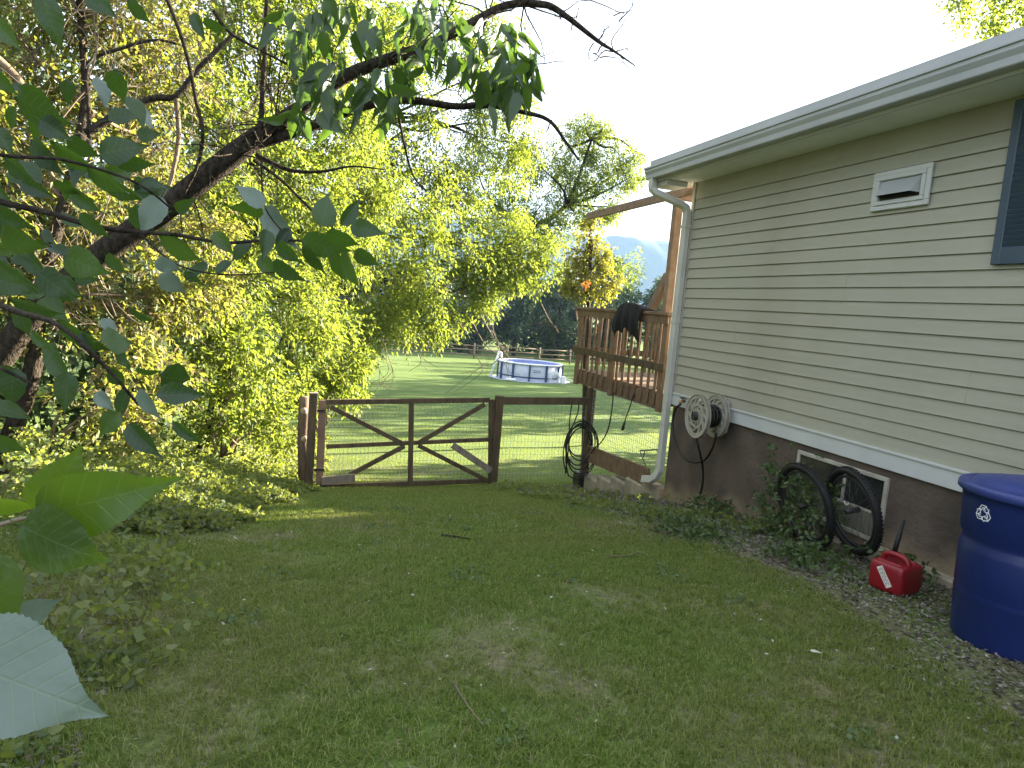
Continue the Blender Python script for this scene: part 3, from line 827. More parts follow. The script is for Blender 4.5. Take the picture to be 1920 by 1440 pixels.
# hose reel
reel = empty('hose_reel', (3.75, 5.6, -.86), 'beige wall mounted hose reel with spoked round sides', 'hose reel')
def reel_disc(c, rad, n_sp, ang):
    mt = Matrix.Rotation(R(ang), 3, 'Z') @ Matrix.Rotation(R(90), 3, 'Y')
    b = MB()
    rg = lambda r0, r1, th: [(r0, -th), (r1, -th), (r1, th), (r0, th)]
    b.lathe(rg(rad * .80, rad, .012), c, 48, mt, True)
    b.lathe(rg(rad * .96, rad * 1.0, .02), c, 48, mt, True)
    b.lathe(rg(rad * .46, rad * .56, .013), c, 40, mt, True)
    b.lathe(rg(rad * .20, rad * .32, .016), c, 32, mt, True)
    for k in range(n_sp):
        a0 = 2 * math.pi * k / n_sp
        for (ra, rb_, sw) in ((.54, .83, .42), (.29, .48, .35)):
            pts = []
            for t in (0, .25, .5, .75, 1):
                rr = rad * (ra + (rb_ - ra) * t); aa = a0 + sw * t
                pts.append(Vector(c) + mt @ Vector((rr * math.cos(aa), rr * math.sin(aa), 0)))
            nrm = mt @ Vector((0, 0, 1))
            for i in range(4):
                b.bar(pts[i], pts[i + 1], .018, .02, nrm)
    return b
ca, cb = Vector(PX(1308, 780, 3.60)), Vector(PX(1343, 780, 3.84))
reel_disc(ca, .205, 10, -3).build('front_flange', MT['reel'], reel)
reel_disc(cb, .205, 10, -3).build('back_flange', MT['reel'], reel)
MB().tube([ca, cb], .062, 20).build('drum', MT['reel'], reel, True)
MB().tube([ca - Vector((.03, 0, 0)), ca + Vector((.02, 0, 0))], .045, 16).build('hub', MT['metal'], reel, True)
MB().span((cb.x + .005, cb.y - .1, cb.z - .15), (WX - .012, cb.y + .1, cb.z + .15)).build('wall_bracket', MT['reel'], reel, bevel=.01)
wb = MB()
dax = (cb - ca).normalized()
for k in range(9):
    t = .12 + .095 * k
    c = ca.lerp(cb, t); rr = .088 + .012 * (k % 2)
    e1 = dax.orthogonal().normalized(); e2 = dax.cross(e1)
    wb.tube([c + (e1 * math.cos(a) + e2 * math.sin(a)) * rr + dax * .01 * math.sin(a) for a in np.linspace(0, 2 * math.pi, 25)], .011, 6)
wb.build('wound_hose', MT['hose'], reel, True)
MB().tube(smooth_path([PX(1277, 758, 3.86), PX(1266, 768, 3.84), PX(1261, 800, 3.84), PX(1270, 840, 3.84), PX(1290, 864, 3.82), PX(1318, 864, 3.8), PX(1336, 840, 3.8), PX(1343, 812, 3.8)]), .0115, 8).build('supply_hose', MT['hose'], reel, True)
MB().tube(smooth_path([PX(1304, 815, 3.68), PX(1311, 845, 3.72), PX(1318, 880, 3.8), PX(1316, 915, 3.82), PX(1306, 942, 3.84)]), .0115, 8).build('loose_hose', MT['hose'], reel, True)
tap = empty('tap', PX(1279, 752, 3.9), 'small brass outdoor tap beside the hose reel', 'tap')
tb = Vector(PX(1279, 752, 3.88))
MB().tube([tb + Vector((.05, 0, 0)), tb, tb + Vector((-.02, 0, -.01)), tb + Vector((-.022, 0, -.04))], [.014, .016, .016, .013], 10).build('spout', MT['brass'], tap, True)
MB().lathe([(.0, .0), (.03, .0), (.03, .008), (.0, .008)], tb + Vector((0, 0, .03)), 12).build('handle', MT['metal'], tap)
MB().tube([tb, tb + Vector((0, 0, .035))], .006, 8).build('stem', MT['brass'], tap)

# iron stand behind the downspout
ir = MB()
ir.tube([PX(1200, 845, 4.3), PX(1232, 843, 4.3)], .010, 6); ir.tube([PX(1200, 846, 4.3), PX(1213, 880, 4.3)], .006, 6); ir.tube([PX(1209, 845, 4.3), PX(1206, 858, 4.3)], .006, 6)
ir.tube([PX(1232, 843, 4.3), PX(1238, 880, 4.3)], .006, 6); ir.tube([PX(1213, 880, 4.3), PX(1214, 905, 4.3)], .006, 6)
tag(ir.build('iron_stand', MT['metal']), 'small black iron stand behind the foot of the downspout', 'stand')

# ------------------------------------------------------------------ bicycle wheels
def bike_wheel(c, rad, yaw, lean, label, glint):
    w = empty('bicycle_wheel', c, label, 'wheel', 'wheels leaning on the foundation')
    mt = Matrix.Rotation(R(yaw), 3, 'Z') @ Matrix.Rotation(R(lean), 3, 'Y') @ Matrix.Rotation(R(90), 3, 'Y')
    def ring(rr, tr, nm, mat, sx=1.0, n=56, m=10):
        prof = [(rr + tr * math.cos(a), tr * sx * math.sin(a)) for a in np.linspace(0, 2 * math.pi, m, endpoint=False)]
        return MB().lathe(prof, c, n, mt, True).build(nm, mat, w, True)
    ring(rad - .026, .026, 'tyre', MT['rubber'])
    tk = MB()
    for k in range(72):
        a = 2 * math.pi * k / 72
        for s in (-1, 1):
            p = Vector((rad * math.cos(a + s * .012), rad * math.sin(a + s * .012), s * .011))
            ax = Vector((math.cos(a), math.sin(a), 0))
            tk.bar(Vector(c) + mt @ (p - ax * .003), Vector(c) + mt @ (p + ax * .003), .012, .013, mt @ Vector((0, 0, 1)))
    o = tk.build('tread', MT['rubber'], w); o['kind'] = 'stuff'
    ring(rad - .066, .011, 'rim', MT['metal'], 1.2)
    MB().tube([Vector(c) + mt @ Vector((0, 0, -.05)), Vector(c) + mt @ Vector((0, 0, .05))], .019, 12).build('hub', MT['metal'], w, True)
    sp = MB().tube([(0, 0, 0), (1, 0, 0)], .0012, 4).mesh('spoke'); sp.materials.append(MT['steel'])
    for k in range(28):
        a = 2 * math.pi * k / 28; s = 1 if k % 2 else -1
        a2 = a + (.5 if (k // 2) % 2 else -.5)
        p = Vector(c) + mt @ Vector((.018 * math.cos(a2), .018 * math.sin(a2), .035 * s)); q = Vector(c) + mt @ Vector(((rad - .068) * math.cos(a), (rad - .068) * math.sin(a), 0))
        d = q - p
        o = link('spoke', sp, None, w)
        o.matrix_basis = Matrix.Translation(p) @ d.to_track_quat('X', 'Z').to_matrix().to_4x4() @ Matrix.Diagonal((d.length, 1, 1, 1))
    if glint:
        pts = []
        for a in np.linspace(-1.2, 1.2, 8):
            pts.append(Vector(c) + mt @ Vector((.03 * math.cos(a), .03 * math.sin(a), .055)))
        pts = [p + Vector((-.02, .11, .03)) for p in pts]
        MB().tube(pts, .006, 6).build('hub_glint', MT['hub_glint'], w, True)  # white glint beside the hub, put in as a bright arc
    return w
bike_wheel(Vector((3.62, 4.06, -1.255)), .315, -4, -14, 'black bicycle wheel wrapped in weeds below the basement window', False)
bike_wheel(Vector((3.72, 3.72, -1.19)), .305, -10, -12, 'clear standing black bicycle wheel nearer the red fuel can', True)

# ------------------------------------------------------------------ fuel can
can = empty('fuel_can', (3.42, 3.04, float(gz(3.42, 3.04))), 'red plastic fuel can with black spout beside the foundation', 'fuel can')
cz = float(gz(3.42, 3.04)) + .005
RC = Matrix.Rotation(R(14), 3, 'Z') * 0.88
CC = Vector((3.42, 3.04, cz))
def rounded_body():
    vs = []; fs = []; n = 40
    prof = [(0.0, .80), (.006, .90), (.02, .97), (.04, 1.0), (.10, 1.0), (.15, 1.0), (.172, .985), (.186, .95), (.194, .88), (.198, .6), (.198, 0.0)]
    for z, k in prof:
        for i in range(n):
            a = 2 * math.pi * i / n
            c, s = math.cos(a), math.sin(a)
            e = 0.28
            x = math.copysign(abs(c) ** e, c) * .132 * k; y = math.copysign(abs(s) ** e, s) * .118 * k
            vs.append(CC + RC @ Vector((x, y, z)))
    for j in range(len(prof) - 1):
        for i in range(n):
            i2 = (i + 1) % n; fs.append((j * n + i, j * n + i2, (j + 1) * n + i2, (j + 1) * n + i))
    fs.append(tuple(range(n - 1, -1, -1)))
    return MB().add(vs, fs)
bo = rounded_body().build('body', MT['red'], can, True)
hp = [CC + RC @ Vector(p) for p in ((-.02, .085, .192), (-.02, .075, .222), (-.02, .04, .240), (-.02, -.03, .240), (-.02, -.07, .225), (-.02, -.085, .192))]
MB().tube(smooth_path(hp, 5), .017, 10).build('handle', MT['red'], can, True)
rb2 = MB()
for s in (-1, 1):
    rb2.bar(CC + RC @ Vector((s * .085, -.08, .196)), CC + RC @ Vector((s * .085, .08, .196)), .02, .012)
rb2.build('top_rib', MT['red'], can, bevel=.004)
b0 = CC + RC @ Vector((.078, .07, .195))
MB().tube([b0, b0 + Vector((0, 0, .03))], [.030, .030], 14).build('spout_collar', MT['rubber'], can, True)
MB().tube([b0 + Vector((0, 0, .03)), b0 + Vector((.008, .0, .08)), b0 + Vector((.022, .0, .15)), b0 + Vector((.024, .0, .152)), b0 + Vector((.036, .0, .225))], [.015, .0145, .014, .011, .010], 10).build('spout', MT['rubber'], can, True)
# printed white sticker on the face towards the lawn
fx = RC @ Vector((-1, 0, 0)); fy = RC @ Vector((0, 1, 0))
ctr = CC + fx * .1335 + fy * .0 + Vector((0, 0, .095))
ud = (fy * -.62 + Vector((0, 0, -.78))).normalized(); vd = fx.cross(ud)
MB().add([ctr + ud * a + vd * b for a, b in ((-.062, -.021), (.062, -.021), (.062, .021), (-.062, .021))], [(0, 1, 2, 3)]).build('sticker', MT['label'], can)
pb = MB()
for r_ in (-.010, .0, .010):
    a = -.052
    while a < .048:
        l = random.uniform(.008, .02)
        pb.add([ctr + fx * .0006 + ud * aa + vd * bb for aa, bb in ((a, r_ - .002), (min(a + l, .054), r_ - .002), (min(a + l, .054), r_ + .002), (a, r_ + .002))], [(0, 1, 2, 3)]); a += l + .006
pb.build('fine_print', MT['print'], can)

# ------------------------------------------------------------------ recycling bin
bc = Vector((3.40, 2.32, float(gz(3.425, 2.30)) - .012))
rbin = empty('recycling_bin', bc, 'large round blue plastic recycling bin with white arrows symbol', 'bin')
H = .765
pr = [(0, 0), (.245, 0), (.256, .010), (.262, .04), (.272, .24), (.274, .245), (.270, .262), (.2735, .272), (.280, .46), (.278, .475), (.270, .50), (.268, .52), (.284, .55), (.292, .70), (.296, .735), (.302, .74), (.302, .762), (.290, .765)]
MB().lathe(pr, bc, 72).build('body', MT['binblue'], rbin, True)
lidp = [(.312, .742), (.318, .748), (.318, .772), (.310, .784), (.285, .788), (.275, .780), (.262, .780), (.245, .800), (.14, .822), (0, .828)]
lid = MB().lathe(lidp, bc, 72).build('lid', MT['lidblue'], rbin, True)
rib = MB()
for a0 in (0.3, 1.35, 2.4, 3.44, 4.5, 5.55):
    pts = []
    for t in np.linspace(-.36, .36, 9):
        rr = .20 - .05 * math.cos(t * 3); pts.append(bc + Vector((rr * math.cos(a0 + t), rr * math.sin(a0 + t), .812 - .004 * (rr / .2))))
    rib.tube(pts, .009, 6)
rib.build('lid_rib', MT['lidblue'], lid, True)
for a0 in (0.9, 4.04):
    hh = MB()
    pts = [bc + Vector((.292 * math.cos(a0 + t), .292 * math.sin(a0 + t), 0)) * 1 + Vector((math.cos(a0) * .03 * (1 - (t / .17) ** 2), math.sin(a0) * .03 * (1 - (t / .17) ** 2), .66)) for t in np.linspace(-.17, .17, 9)]
    hh.tube(pts, .014, 8); hh.build('handle', MT['binblue'], rbin, True)
# white arrow triangle, laid on the curved side
def bin_r(z): return np.interp(z, [p[1] for p in pr], [p[0] for p in pr])
tgt = ray(1844, 962); tgt = tgt / np.linalg.norm(tgt)
best = None
for aa in np.linspace(-math.pi, math.pi, 721):
    for zz in np.linspace(.58, .72, 29):
        rr = bin_r(zz); q = np.array([bc.x + rr * math.cos(aa), bc.y + rr * math.sin(aa), bc.z + zz])
        if (q[0] - bc.x) * bc.x + (q[1] - bc.y) * bc.y > 0: continue
        e = np.linalg.norm(np.cross(q, tgt))
        if best is None or e < best[0]: best = (e, aa, zz)
_, SA, SZ = best
def on_bin(u, v, lift=.0012):       # u to the right as seen from outside, v up
    z = SZ + v; rr = bin_r(z) + lift; a = SA + u / .288
    return bc + Vector((rr * math.cos(a), rr * math.sin(a), z))
def stroke(b, pts, w):
    pts = [Vector((p[0], p[1])) for p in pts]
    out = []
    for i in range(len(pts) - 1):
        n = max(1, int((pts[i + 1] - pts[i]).length / .006))
        for k in range(n): out.append(pts[i].lerp(pts[i + 1], k / n))
    out.append(pts[-1])
    vs = []; fs = []
    for i, p in enumerate(out):
        d = (out[min(i + 1, len(out) - 1)] - out[max(i - 1, 0)]).normalized(); nn = Vector((-d.y, d.x)) * w / 2
        vs += [on_bin(*(p + nn)), on_bin(*(p - nn))]
    for i in range(len(out) - 1): fs.append((2 * i, 2 * i + 1, 2 * i + 3, 2 * i + 2))
    b.add(vs, fs)
sym = MB()
SC = .040
outline = [(-.62, .42), (-.28, 1.0), (.30, 1.0), (.52, .62), (.68, .72), (.60, .18), (.08, .36), (.24, .46), (.08, .74), (-.10, .74), (-.36, .28), (-.62, .42)]
tail = [(.30, 1.0), (.10, .68), (-.05, .42)]
for k in range(3):
    ca_, sa_ = math.cos(-2 * math.pi * k / 3), math.sin(-2 * math.pi * k / 3)
    for pl in (outline, tail):
        stroke(sym, [((x * ca_ - (y - .05) * sa_) * SC, (x * sa_ + (y - .05) * ca_) * SC) for x, y in pl], .0042)
sym.build('recycling_symbol', MT['white'], rbin)

# ------------------------------------------------------------------ pool and far fence
pc = Vector((13.25, 38.2, float(gz(13.25, 38.2))))
pool = empty('swimming_pool', pc, 'round grey above ground pool on the far lawn', 'pool')
PR, PH = 1.84, 1.06
MB().lathe([(PR, .0), (PR + .015, .4), (PR, PH - .06), (PR - .02, PH - .06), (PR - .02, .02)], pc, 64).build('pool_wall', MT['poolwall'], pool, True)
MB().lathe([(PR - .06, PH - .06), (PR + .05, PH - .06), (PR + .06, PH), (PR - .05, PH + .02)], pc, 64, None, True).build('rim', MT['poolwhite'], pool, True)
MB().lathe([(PR - .04, PH - .22), (1.2, PH - .20), (.5, PH - .21), (0, PH - .2)], pc, 64).build('water', MT['pooltop'], pool, True)
MB().lathe([(PR - .03, PH - .005), (PR - .045, PH - .3)], pc, 64).build('liner', MT['pooltop'], pool, True)
MB().lathe([(PR + .018, .26), (PR + .04, .27), (PR + .04, .33), (PR + .018, .34)], pc, 64).build('lower_band', MT['poolnavy'], pool, True)
leg_m = MB().span((-.035, -.05, 0), (.05, .05, PH - .04)).mesh('leg'); leg_m.materials.append(MT['poolnavy'])
for k in range(12):
    a = 2 * math.pi * (k + .35) / 12
    o = link('leg', leg_m, None, pool)
    o.matrix_basis = Matrix.Translation(pc + Vector((math.cos(a) * (PR + .045), math.sin(a) * (PR + .045), 0))) @ Matrix.Rotation(a, 4, 'Z')
lg = MB()
aL = math.atan2(-pc.y, -pc.x) + .0
for w_, z_ in ((.42, .72), (.36, .62)):
    pass
aa0 = aL + .22
for k in range(2):
    z_ = .70 - k * .10
    lg.add([pc + Vector(((PR + .022) * math.cos(aa0 + t), (PR + .022) * math.sin(aa0 + t), z_ + dz)) for t in (-.12, -.04, .04, .12) for dz in (0, .035)], [(0, 1, 3, 2), (2, 3, 5, 4), (4, 5, 7, 6)])
lg.build('printed_mark', MT['poolnavy'], pool)
ladder = empty('pool_ladder', pc + Vector((-1.8, .4, 0)), 'white ladder at the left side of the pool', 'ladder')
la = Vector((-1.0, .15, 0)).normalized(); lp_ = Vector((-la.y, la.x, 0))
base = pc + la * PR
for s in (-1, 1):
    pts = [base + la * .5 + lp_ * .24 * s + Vector((0, 0, .0)), base + la * .16 + lp_ * .24 * s + Vector((0, 0, PH + .1)), base + la * .08 + lp_ * .24 * s + Vector((0, 0, PH + .42)), base - la * .06 + lp_ * .24 * s + Vector((0, 0, PH + .42)), base - la * .14 + lp_ * .24 * s + Vector((0, 0, PH - .1))]
    MB().tube(smooth_path(pts, 5), .028, 8).build('side_rail', MT['poolwhite'], ladder, True)
for k in range(4):
    t = .12 + k * .24
    c = base + la * (.5 - .34 * t) + Vector((0, 0, (PH + .1) * t))
    MB().bar(c - lp_ * .24, c + lp_ * .24, .10, .03).build('step', MT['poolwhite'], ladder)
pump = empty('pool_pump', pc + Vector((.9, -2.1, 0)), 'white pool filter pump with looped hoses in front of the pool', 'pump')
pq = Vector(P(1056, 713, 36.2)); pq.z = float(gz(pq.x, pq.y))
MB().lathe([(0, 0), (.17, 0), (.18, .05), (.15, .1), (.15, .38), (.12, .44), (0, .46)], pq, 20).build('filter', MT['poolwhite'], pump, True)
ph = MB()
for k in range(3):
    r_ = .22 + .07 * k
    ph.tube([pq + Vector((-.55 + math.cos(a) * r_ * .9, -.1 + .05 * k, .34 + math.sin(a) * r_)) for a in np.linspace(0, 2 * math.pi, 21)], .022, 6)
ph.tube(smooth_path([pq + Vector((0, 0, .3)), pq + Vector((.4, .1, .25)), pq + Vector((.8, .2, .1))]), .03, 6)
ph.build('hose', MT['poolwhite'], pump, True)
mt_ = MB()
v_ = [];
for k in range(28):
    a = 2 * math.pi * k / 28; rr = PR + .55 + .16 * math.sin(3 * a + 1)
    v_.append((pc.x + rr * math.cos(a), pc.y + rr * math.sin(a), float(gz(pc.x + rr * math.cos(a), pc.y + rr * math.sin(a))) + .022))
mt_.add(v_ + [(pc.x, pc.y, pc.z + .022)], [(k, (k + 1) % 28, 28) for k in range(28)])
tag(mt_.build('ground_sheet', MT['poolwall']), 'pale sheet spread under the pool', 'sheet')
fq = Vector(P(958, 709, 36.5)); fq.z = float(gz(fq.x, fq.y)) + .02
tag(MB().lathe([(.24 + .07 * math.cos(a), .07 + .07 * math.sin(a)) for a in np.linspace(0, 2 * math.pi, 8, endpoint=False)], fq, 24, None, True).build('swim_ring', MT['poolwhite'], None, True), 'white swim ring lying by the foot of the pool', 'swim ring')

ff = empty('split_rail_fence', (14, 57, -4.5), 'brown split rail fence across the far end of the lawn', 'fence')
fpts = [Vector((x, 57 + .02 * (x - 14), 0)) for x in np.arange(-6, 42, 2.95)]
pm_ = MB().tube([(0, 0, -.3), (0, 0, .6), (0, 0, 1.28)], [.085, .08, .07], 8).mesh('post', True); pm_.materials.append(MT['railwood'])
for p in fpts:
    o = link('post', pm_, None, ff); o.matrix_basis = Matrix.Translation((p.x, p.y, float(gz(p.x, p.y)))) @ Matrix.Rotation(random.uniform(-.03, .03), 4, 'Y')
for a, b in zip(fpts[:-1], fpts[1:]):
    for hgt in (.32, .72, 1.1):
        za, zb = float(gz(a.x, a.y)) + hgt, float(gz(b.x, b.y)) + hgt
        MB().tube([(a.x, a.y, za + random.uniform(-.03, .03)), ((a.x + b.x) / 2, a.y, (za + zb) / 2 + random.uniform(-.02, .02)), (b.x, b.y, zb + random.uniform(-.03, .03))], [.045, .06, .045], 6).build('rail', MT['railwood'], ff, True)

# ------------------------------------------------------------------ foliage
def unit(v): return v / np.maximum(np.linalg.norm(v, axis=-1, keepdims=True), 1e-9)


def leaflets(base, ldir, nrm, length, wid):
    """kite shaped, folded leaf: 4 vertices, 2 triangles each"""
    side = unit(np.cross(ldir, nrm))
    up = unit(np.cross(side, ldir))
    L = length[:, None]; W = wid[:, None]
    tip = base + ldir * L - np.array([0, 0, 1]) * L * 0.10
    mid = base + ldir * L * 0.42
    a = mid + side * W + up * W * 0.35
    b = mid - side * W + up * W * 0.35
    n = len(base)
    v = np.stack([base, a, tip, b], 1).reshape(-1, 3)
    i = np.arange(n) * 4
    t = np.stack([np.stack([i, i + 1, i + 2], 1), np.stack([i, i + 2, i + 3], 1)], 1).reshape(-1, 3)
    return v, t


def leaflets_fine(base, ldir, nrm, length, wid):
    """folded leaf with a rounded outline: 8 vertices, 8 triangles each"""
    side = unit(np.cross(ldir, nrm)); up = unit(np.cross(side, ldir))
    L = length[:, None]; W = wid[:, None]; Z = np.array([0, 0, 1])
    c = lambda t: base + ldir * L * t - Z * L * .16 * t * t
    a1, a2 = c(.26), c(.62)
    v = np.stack([base, a1 + side * W + up * W * .3, a1, a1 - side * W + up * W * .3, a2 + side * W * .78 + up * W * .25, a2, a2 - side * W * .78 + up * W * .25, c(1.0)], 1).reshape(-1, 3)
    i = (np.arange(len(base)) * 8)[:, None, None]
    t = np.array([[0, 1, 2], [0, 2, 3], [1, 4, 5], [1, 5, 2], [2, 5, 6], [2, 6, 3], [4, 7, 5], [5, 7, 6]])[None] + i
    return v, t.reshape(-1, 3)


def sprigs(pos, axis, k, sl, ll, lw, droop, r, fine=False):
    """k leaflets set along a short drooping stem at every position"""
    n = len(pos)
    ax = unit(axis)
    rnd = unit(r.normal(size=(n, 3)))
    sd = unit(np.cross(ax, rnd))
    V, T, off = [], [], 0
    for j in range(k):
        t = (j + 0.3) / k
        s = 1 if j % 2 else -1
        b = pos + ax * (sl * t) - np.array([0, 0, 1]) * (sl * t * t * droop)
        d = unit(ax * (0.55 if j < k - 1 else 1.4) + sd * (s * 0.9 if j < k - 1 else 0) + r.normal(size=(n, 3)) * 0.28 - np.array([0, 0, droop * 0.6]))
        nr = unit(np.array([0, 0, 0.9]) + r.normal(size=(n, 3)) * (1.0 if fine else 0.6))
        v, tr = (leaflets_fine if fine else leaflets)(b, d, nr, ll * r.uniform(.7, 1.25, n), lw * r.uniform(.75, 1.2, n))
        V.append(v); T.append(tr + off); off += len(v)
    return np.concatenate(V), np.concatenate(T)


def clump_points(clumps, cov, leaf_area, r, sub=7):
    pos, axs = [], []
    for c in clumps:
        ctr, rad = np.array(c[0]), np.array(c[1], float)
        k = c[2] if len(c) > 2 else 1.0
        subs = [(ctr, rad * 0.72)]
        for _ in range(sub):
            d = unit(r.normal(size=3)); subs.append((ctr + d * rad * r.uniform(.55, .95), rad * r.uniform(.22, .5)))
        for sc, sr in subs:
            n = int(cov * k * math.pi * (sr[0] * sr[2]) / (leaf_area * .5)) + 3
            d = unit(r.normal(size=(n, 3))); q = r.uniform(0, 1, n)[:, None] ** 0.42
            p = sc + d * sr * q
            pos.append(p); axs.append(d * .8 + (p - ctr) / rad.max() * .5 + np.array([0, 0, -.35]) + r.normal(size=(n, 3)) * .35)
    return np.concatenate(pos), np.concatenate(axs)


def crown(parent, clumps, mat, ll=.075, lw=.017, k=5, sl=.14, cov=.55, seed=1, droop=.5, name='crown', sub=7):
    r = np.random.default_rng(seed)
    pos, ax = clump_points(clumps, cov, k * ll * lw, r, sub)
    v, t = sprigs(pos, ax, k, sl, ll, lw, droop, r)
    o = np_mesh(name, v, t, mat, parent)
    o['kind'] = 'stuff'
    return o, pos


def limb_path(a, b, sag, r, n=7):
    a, b = np.array(a, float), np.array(b, float)
    L = np.linalg.norm(b - a)
    w = r.normal(size=3) * .08 * L; w2 = r.normal(size=3) * .04 * L
    return [a + (b - a) * t + w * math.sin(math.pi * t) + w2 * math.sin(2 * math.pi * t) + np.array([0, 0, 1]) * sag * L * t * (1 - t) for t in np.linspace(0, 1, n)]


def limbs(parent, origin_pts, clumps, mat, r0=.03, r1=.006, seed=3, twigs=6, twigr=.004, twigmat=None):
    """one branch to every clump from the nearest trunk point, and bare twigs inside it"""
    r = np.random.default_rng(seed)
    tw = MB()
    for c in clumps:
        ctr, rad = np.array(c[0]), np.array(c[1], float)
        o = min(origin_pts, key=lambda p: np.linalg.norm(np.array(p) - ctr) + max(0, p[2] - ctr[2]) * 1.5)
        path = limb_path(o, ctr, .10, r)
        MB().tube(path, list(np.linspace(r0, r1, len(path))), 6).build('branch', mat, parent, True)
        for _ in range(twigs):
            d = unit(r.normal(size=3)); e = ctr + d * rad * r.uniform(.6, 1.15) - np.array([0, 0, .12 * rad[2]])
            s = path[r.integers(4, 7)]
            p2 = limb_path(s, e, -.1, r, 5)
            tw.tube(p2, list(np.linspace(twigr * 1.3, twigr * .5, 5)), 4, False)
            for _ in range(2):
                q = p2[r.integers(1, 4)]; e2 = q + unit(r.normal(size=3)) * rad.mean() * r.uniform(.25, .55)
                tw.tube(limb_path(q, e2, -.1, r, 4), list(np.linspace(twigr * .8, twigr * .35, 4)), 4, False)
    if tw.n:
        o = tw.build('twigs', twigmat or mat, parent); o['kind'] = 'stuff'


def C(px, py, y, rpx, k=1.0, ry=None, rz=None):
    c = P(px, py, y); rr = rpx / FPX * y * 1.02
    return (c, (rr, (ry or 1.0) * rr, (rz or 1.0) * rr), k)


def trunk(parent, pts, rad, mat, name='trunk', n=10):
    return MB().tube(smooth_path(pts, 4), list(np.interp(np.linspace(0, 1, (len(pts) - 1) * 4 + 1), np.linspace(0, 1, len(rad)), rad)), n).build(name, mat, parent, True)


def gp_(x, y, dz=-.15): return np.array([x, y, float(gz(x, y)) + dz])


# --- brushy tree at the far left, bare twigs and brown shade inside
t1 = empty('brushy_tree', gp_(-2.6, 7.2), 'brushy tree full of bare pale twigs behind the large foreground leaves', 'tree')
tr1 = [gp_(-2.55, 7.2), P(60, 700, 7.2), P(75, 560, 7.2), P(120, 380, 7.3), P(160, 200, 7.4), P(150, 20, 7.5), P(140, -160, 7.6)]
trunk(t1, tr1, [.09, .075, .06, .05, .04, .03, .02], MT['bark'])
cl1 = [C(60, 90, 7.6, 95, .55), C(210, 60, 7.8, 80, .7), C(330, 120, 8.2, 85, .8), C(40, 300, 7.5, 90, .5), C(190, 230, 7.9, 80, .7), C(290, 280, 8.3, 75, .8), C(60, 470, 7.4, 80, .7), C(190, 430, 7.8, 75, .75), C(330, 420, 8.3, 75, .75),
       C(110, 580, 7.2, 70, .6), C(250, 560, 7.6, 75, .9), C(360, 560, 8.2, 80, 1), C(-60, 200, 7.2, 110, .7), C(-70, 500, 7, 110, .7), C(250, -60, 8, 110, .8), C(60, -80, 7.6, 120, .7)]
crown(t1, cl1, MT['leafB'], .070, .018, 5, .13, .85, 21)
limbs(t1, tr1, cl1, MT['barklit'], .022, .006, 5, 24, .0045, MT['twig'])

# --- the sunlit tree wall behind the gate path
t2 = empty('sunlit_tree', gp_(-1.3, 10), 'dense tree with glowing yellow green foliage left of the gate', 'tree')
tr2 = [gp_(-1.2, 9.9), P(430, 700, 9.9), P(440, 560, 9.9), P(470, 420, 10), P(480, 250, 10.2), P(500, 60, 10.3), P(510, -120, 10.4)]
trunk(t2, tr2, [.15, .13, .12, .10, .08, .06, .035], MT['bark'])
cl2 = [C(440, 70, 9.6, 85), C(560, 40, 10, 90), C(640, 130, 10.5, 80), C(540, 170, 9.8, 75), C(420, 210, 9.2, 80), C(640, 250, 10.8, 75), C(520, 300, 9.8, 80), C(420, 360, 9.2, 70), C(600, 370, 10.4, 80), C(690, 330, 11.2, 70),
       C(500, 440, 9.6, 80), C(640, 470, 10.8, 80), C(430, 530, 9, 75), C(560, 560, 9.8, 75), C(680, 400, 11.4, 60), C(450, -70, 10, 120), C(620, -60, 10.5, 110), C(720, 60, 11.5, 70)]
crown(t2, cl2, MT['leafA'], .072, .017, 5, .15, .78, 22)
limbs(t2, tr2, cl2, MT['bark'], .03, .007, 6, 12, .0045, MT['twig'])

# --- shrubs below
def shrub(label, x, y, cl, seed, mat, cov=.85):
    s = empty('shrub', gp_(x, y, 0), label, 'shrub', 'shrubs along the left edge of the lawn')
    crown(s, cl, mat, .07, .020, 5, .12, cov, seed)
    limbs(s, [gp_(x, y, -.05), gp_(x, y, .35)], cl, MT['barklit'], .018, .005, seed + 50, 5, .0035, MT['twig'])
    return s
shrub('tallest shrub, its leaves hanging down to the lawn behind the gate', .5, 11.6, [C(620, 600, 11.2, 60), C(640, 680, 11.4, 55), C(600, 720, 11.2, 55), C(650, 740, 11.6, 45), C(570, 650, 10.8, 60), C(675, 640, 12, 38), C(540, 720, 10.6, 55)], 31, MT['leafA'])
shrub('bright bush between the large foreground leaves and the log post', -.75, 8.6, [C(380, 640, 8.4, 60), C(440, 690, 8.6, 60), C(350, 720, 8.2, 55), C(410, 770, 8.3, 55), C(490, 760, 9, 55), C(470, 620, 8.8, 55), C(520, 810, 8.9, 36)], 32, MT['leafA'])
shrub('thin brown stemmed bush under the lowest big leaves', -2.0, 6.9, [C(240, 660, 7, 60, .8), C(180, 760, 6.8, 55, .7), C(270, 770, 7.1, 55), C(300, 690, 7.5, 50)], 33, MT['leafB'], .7)

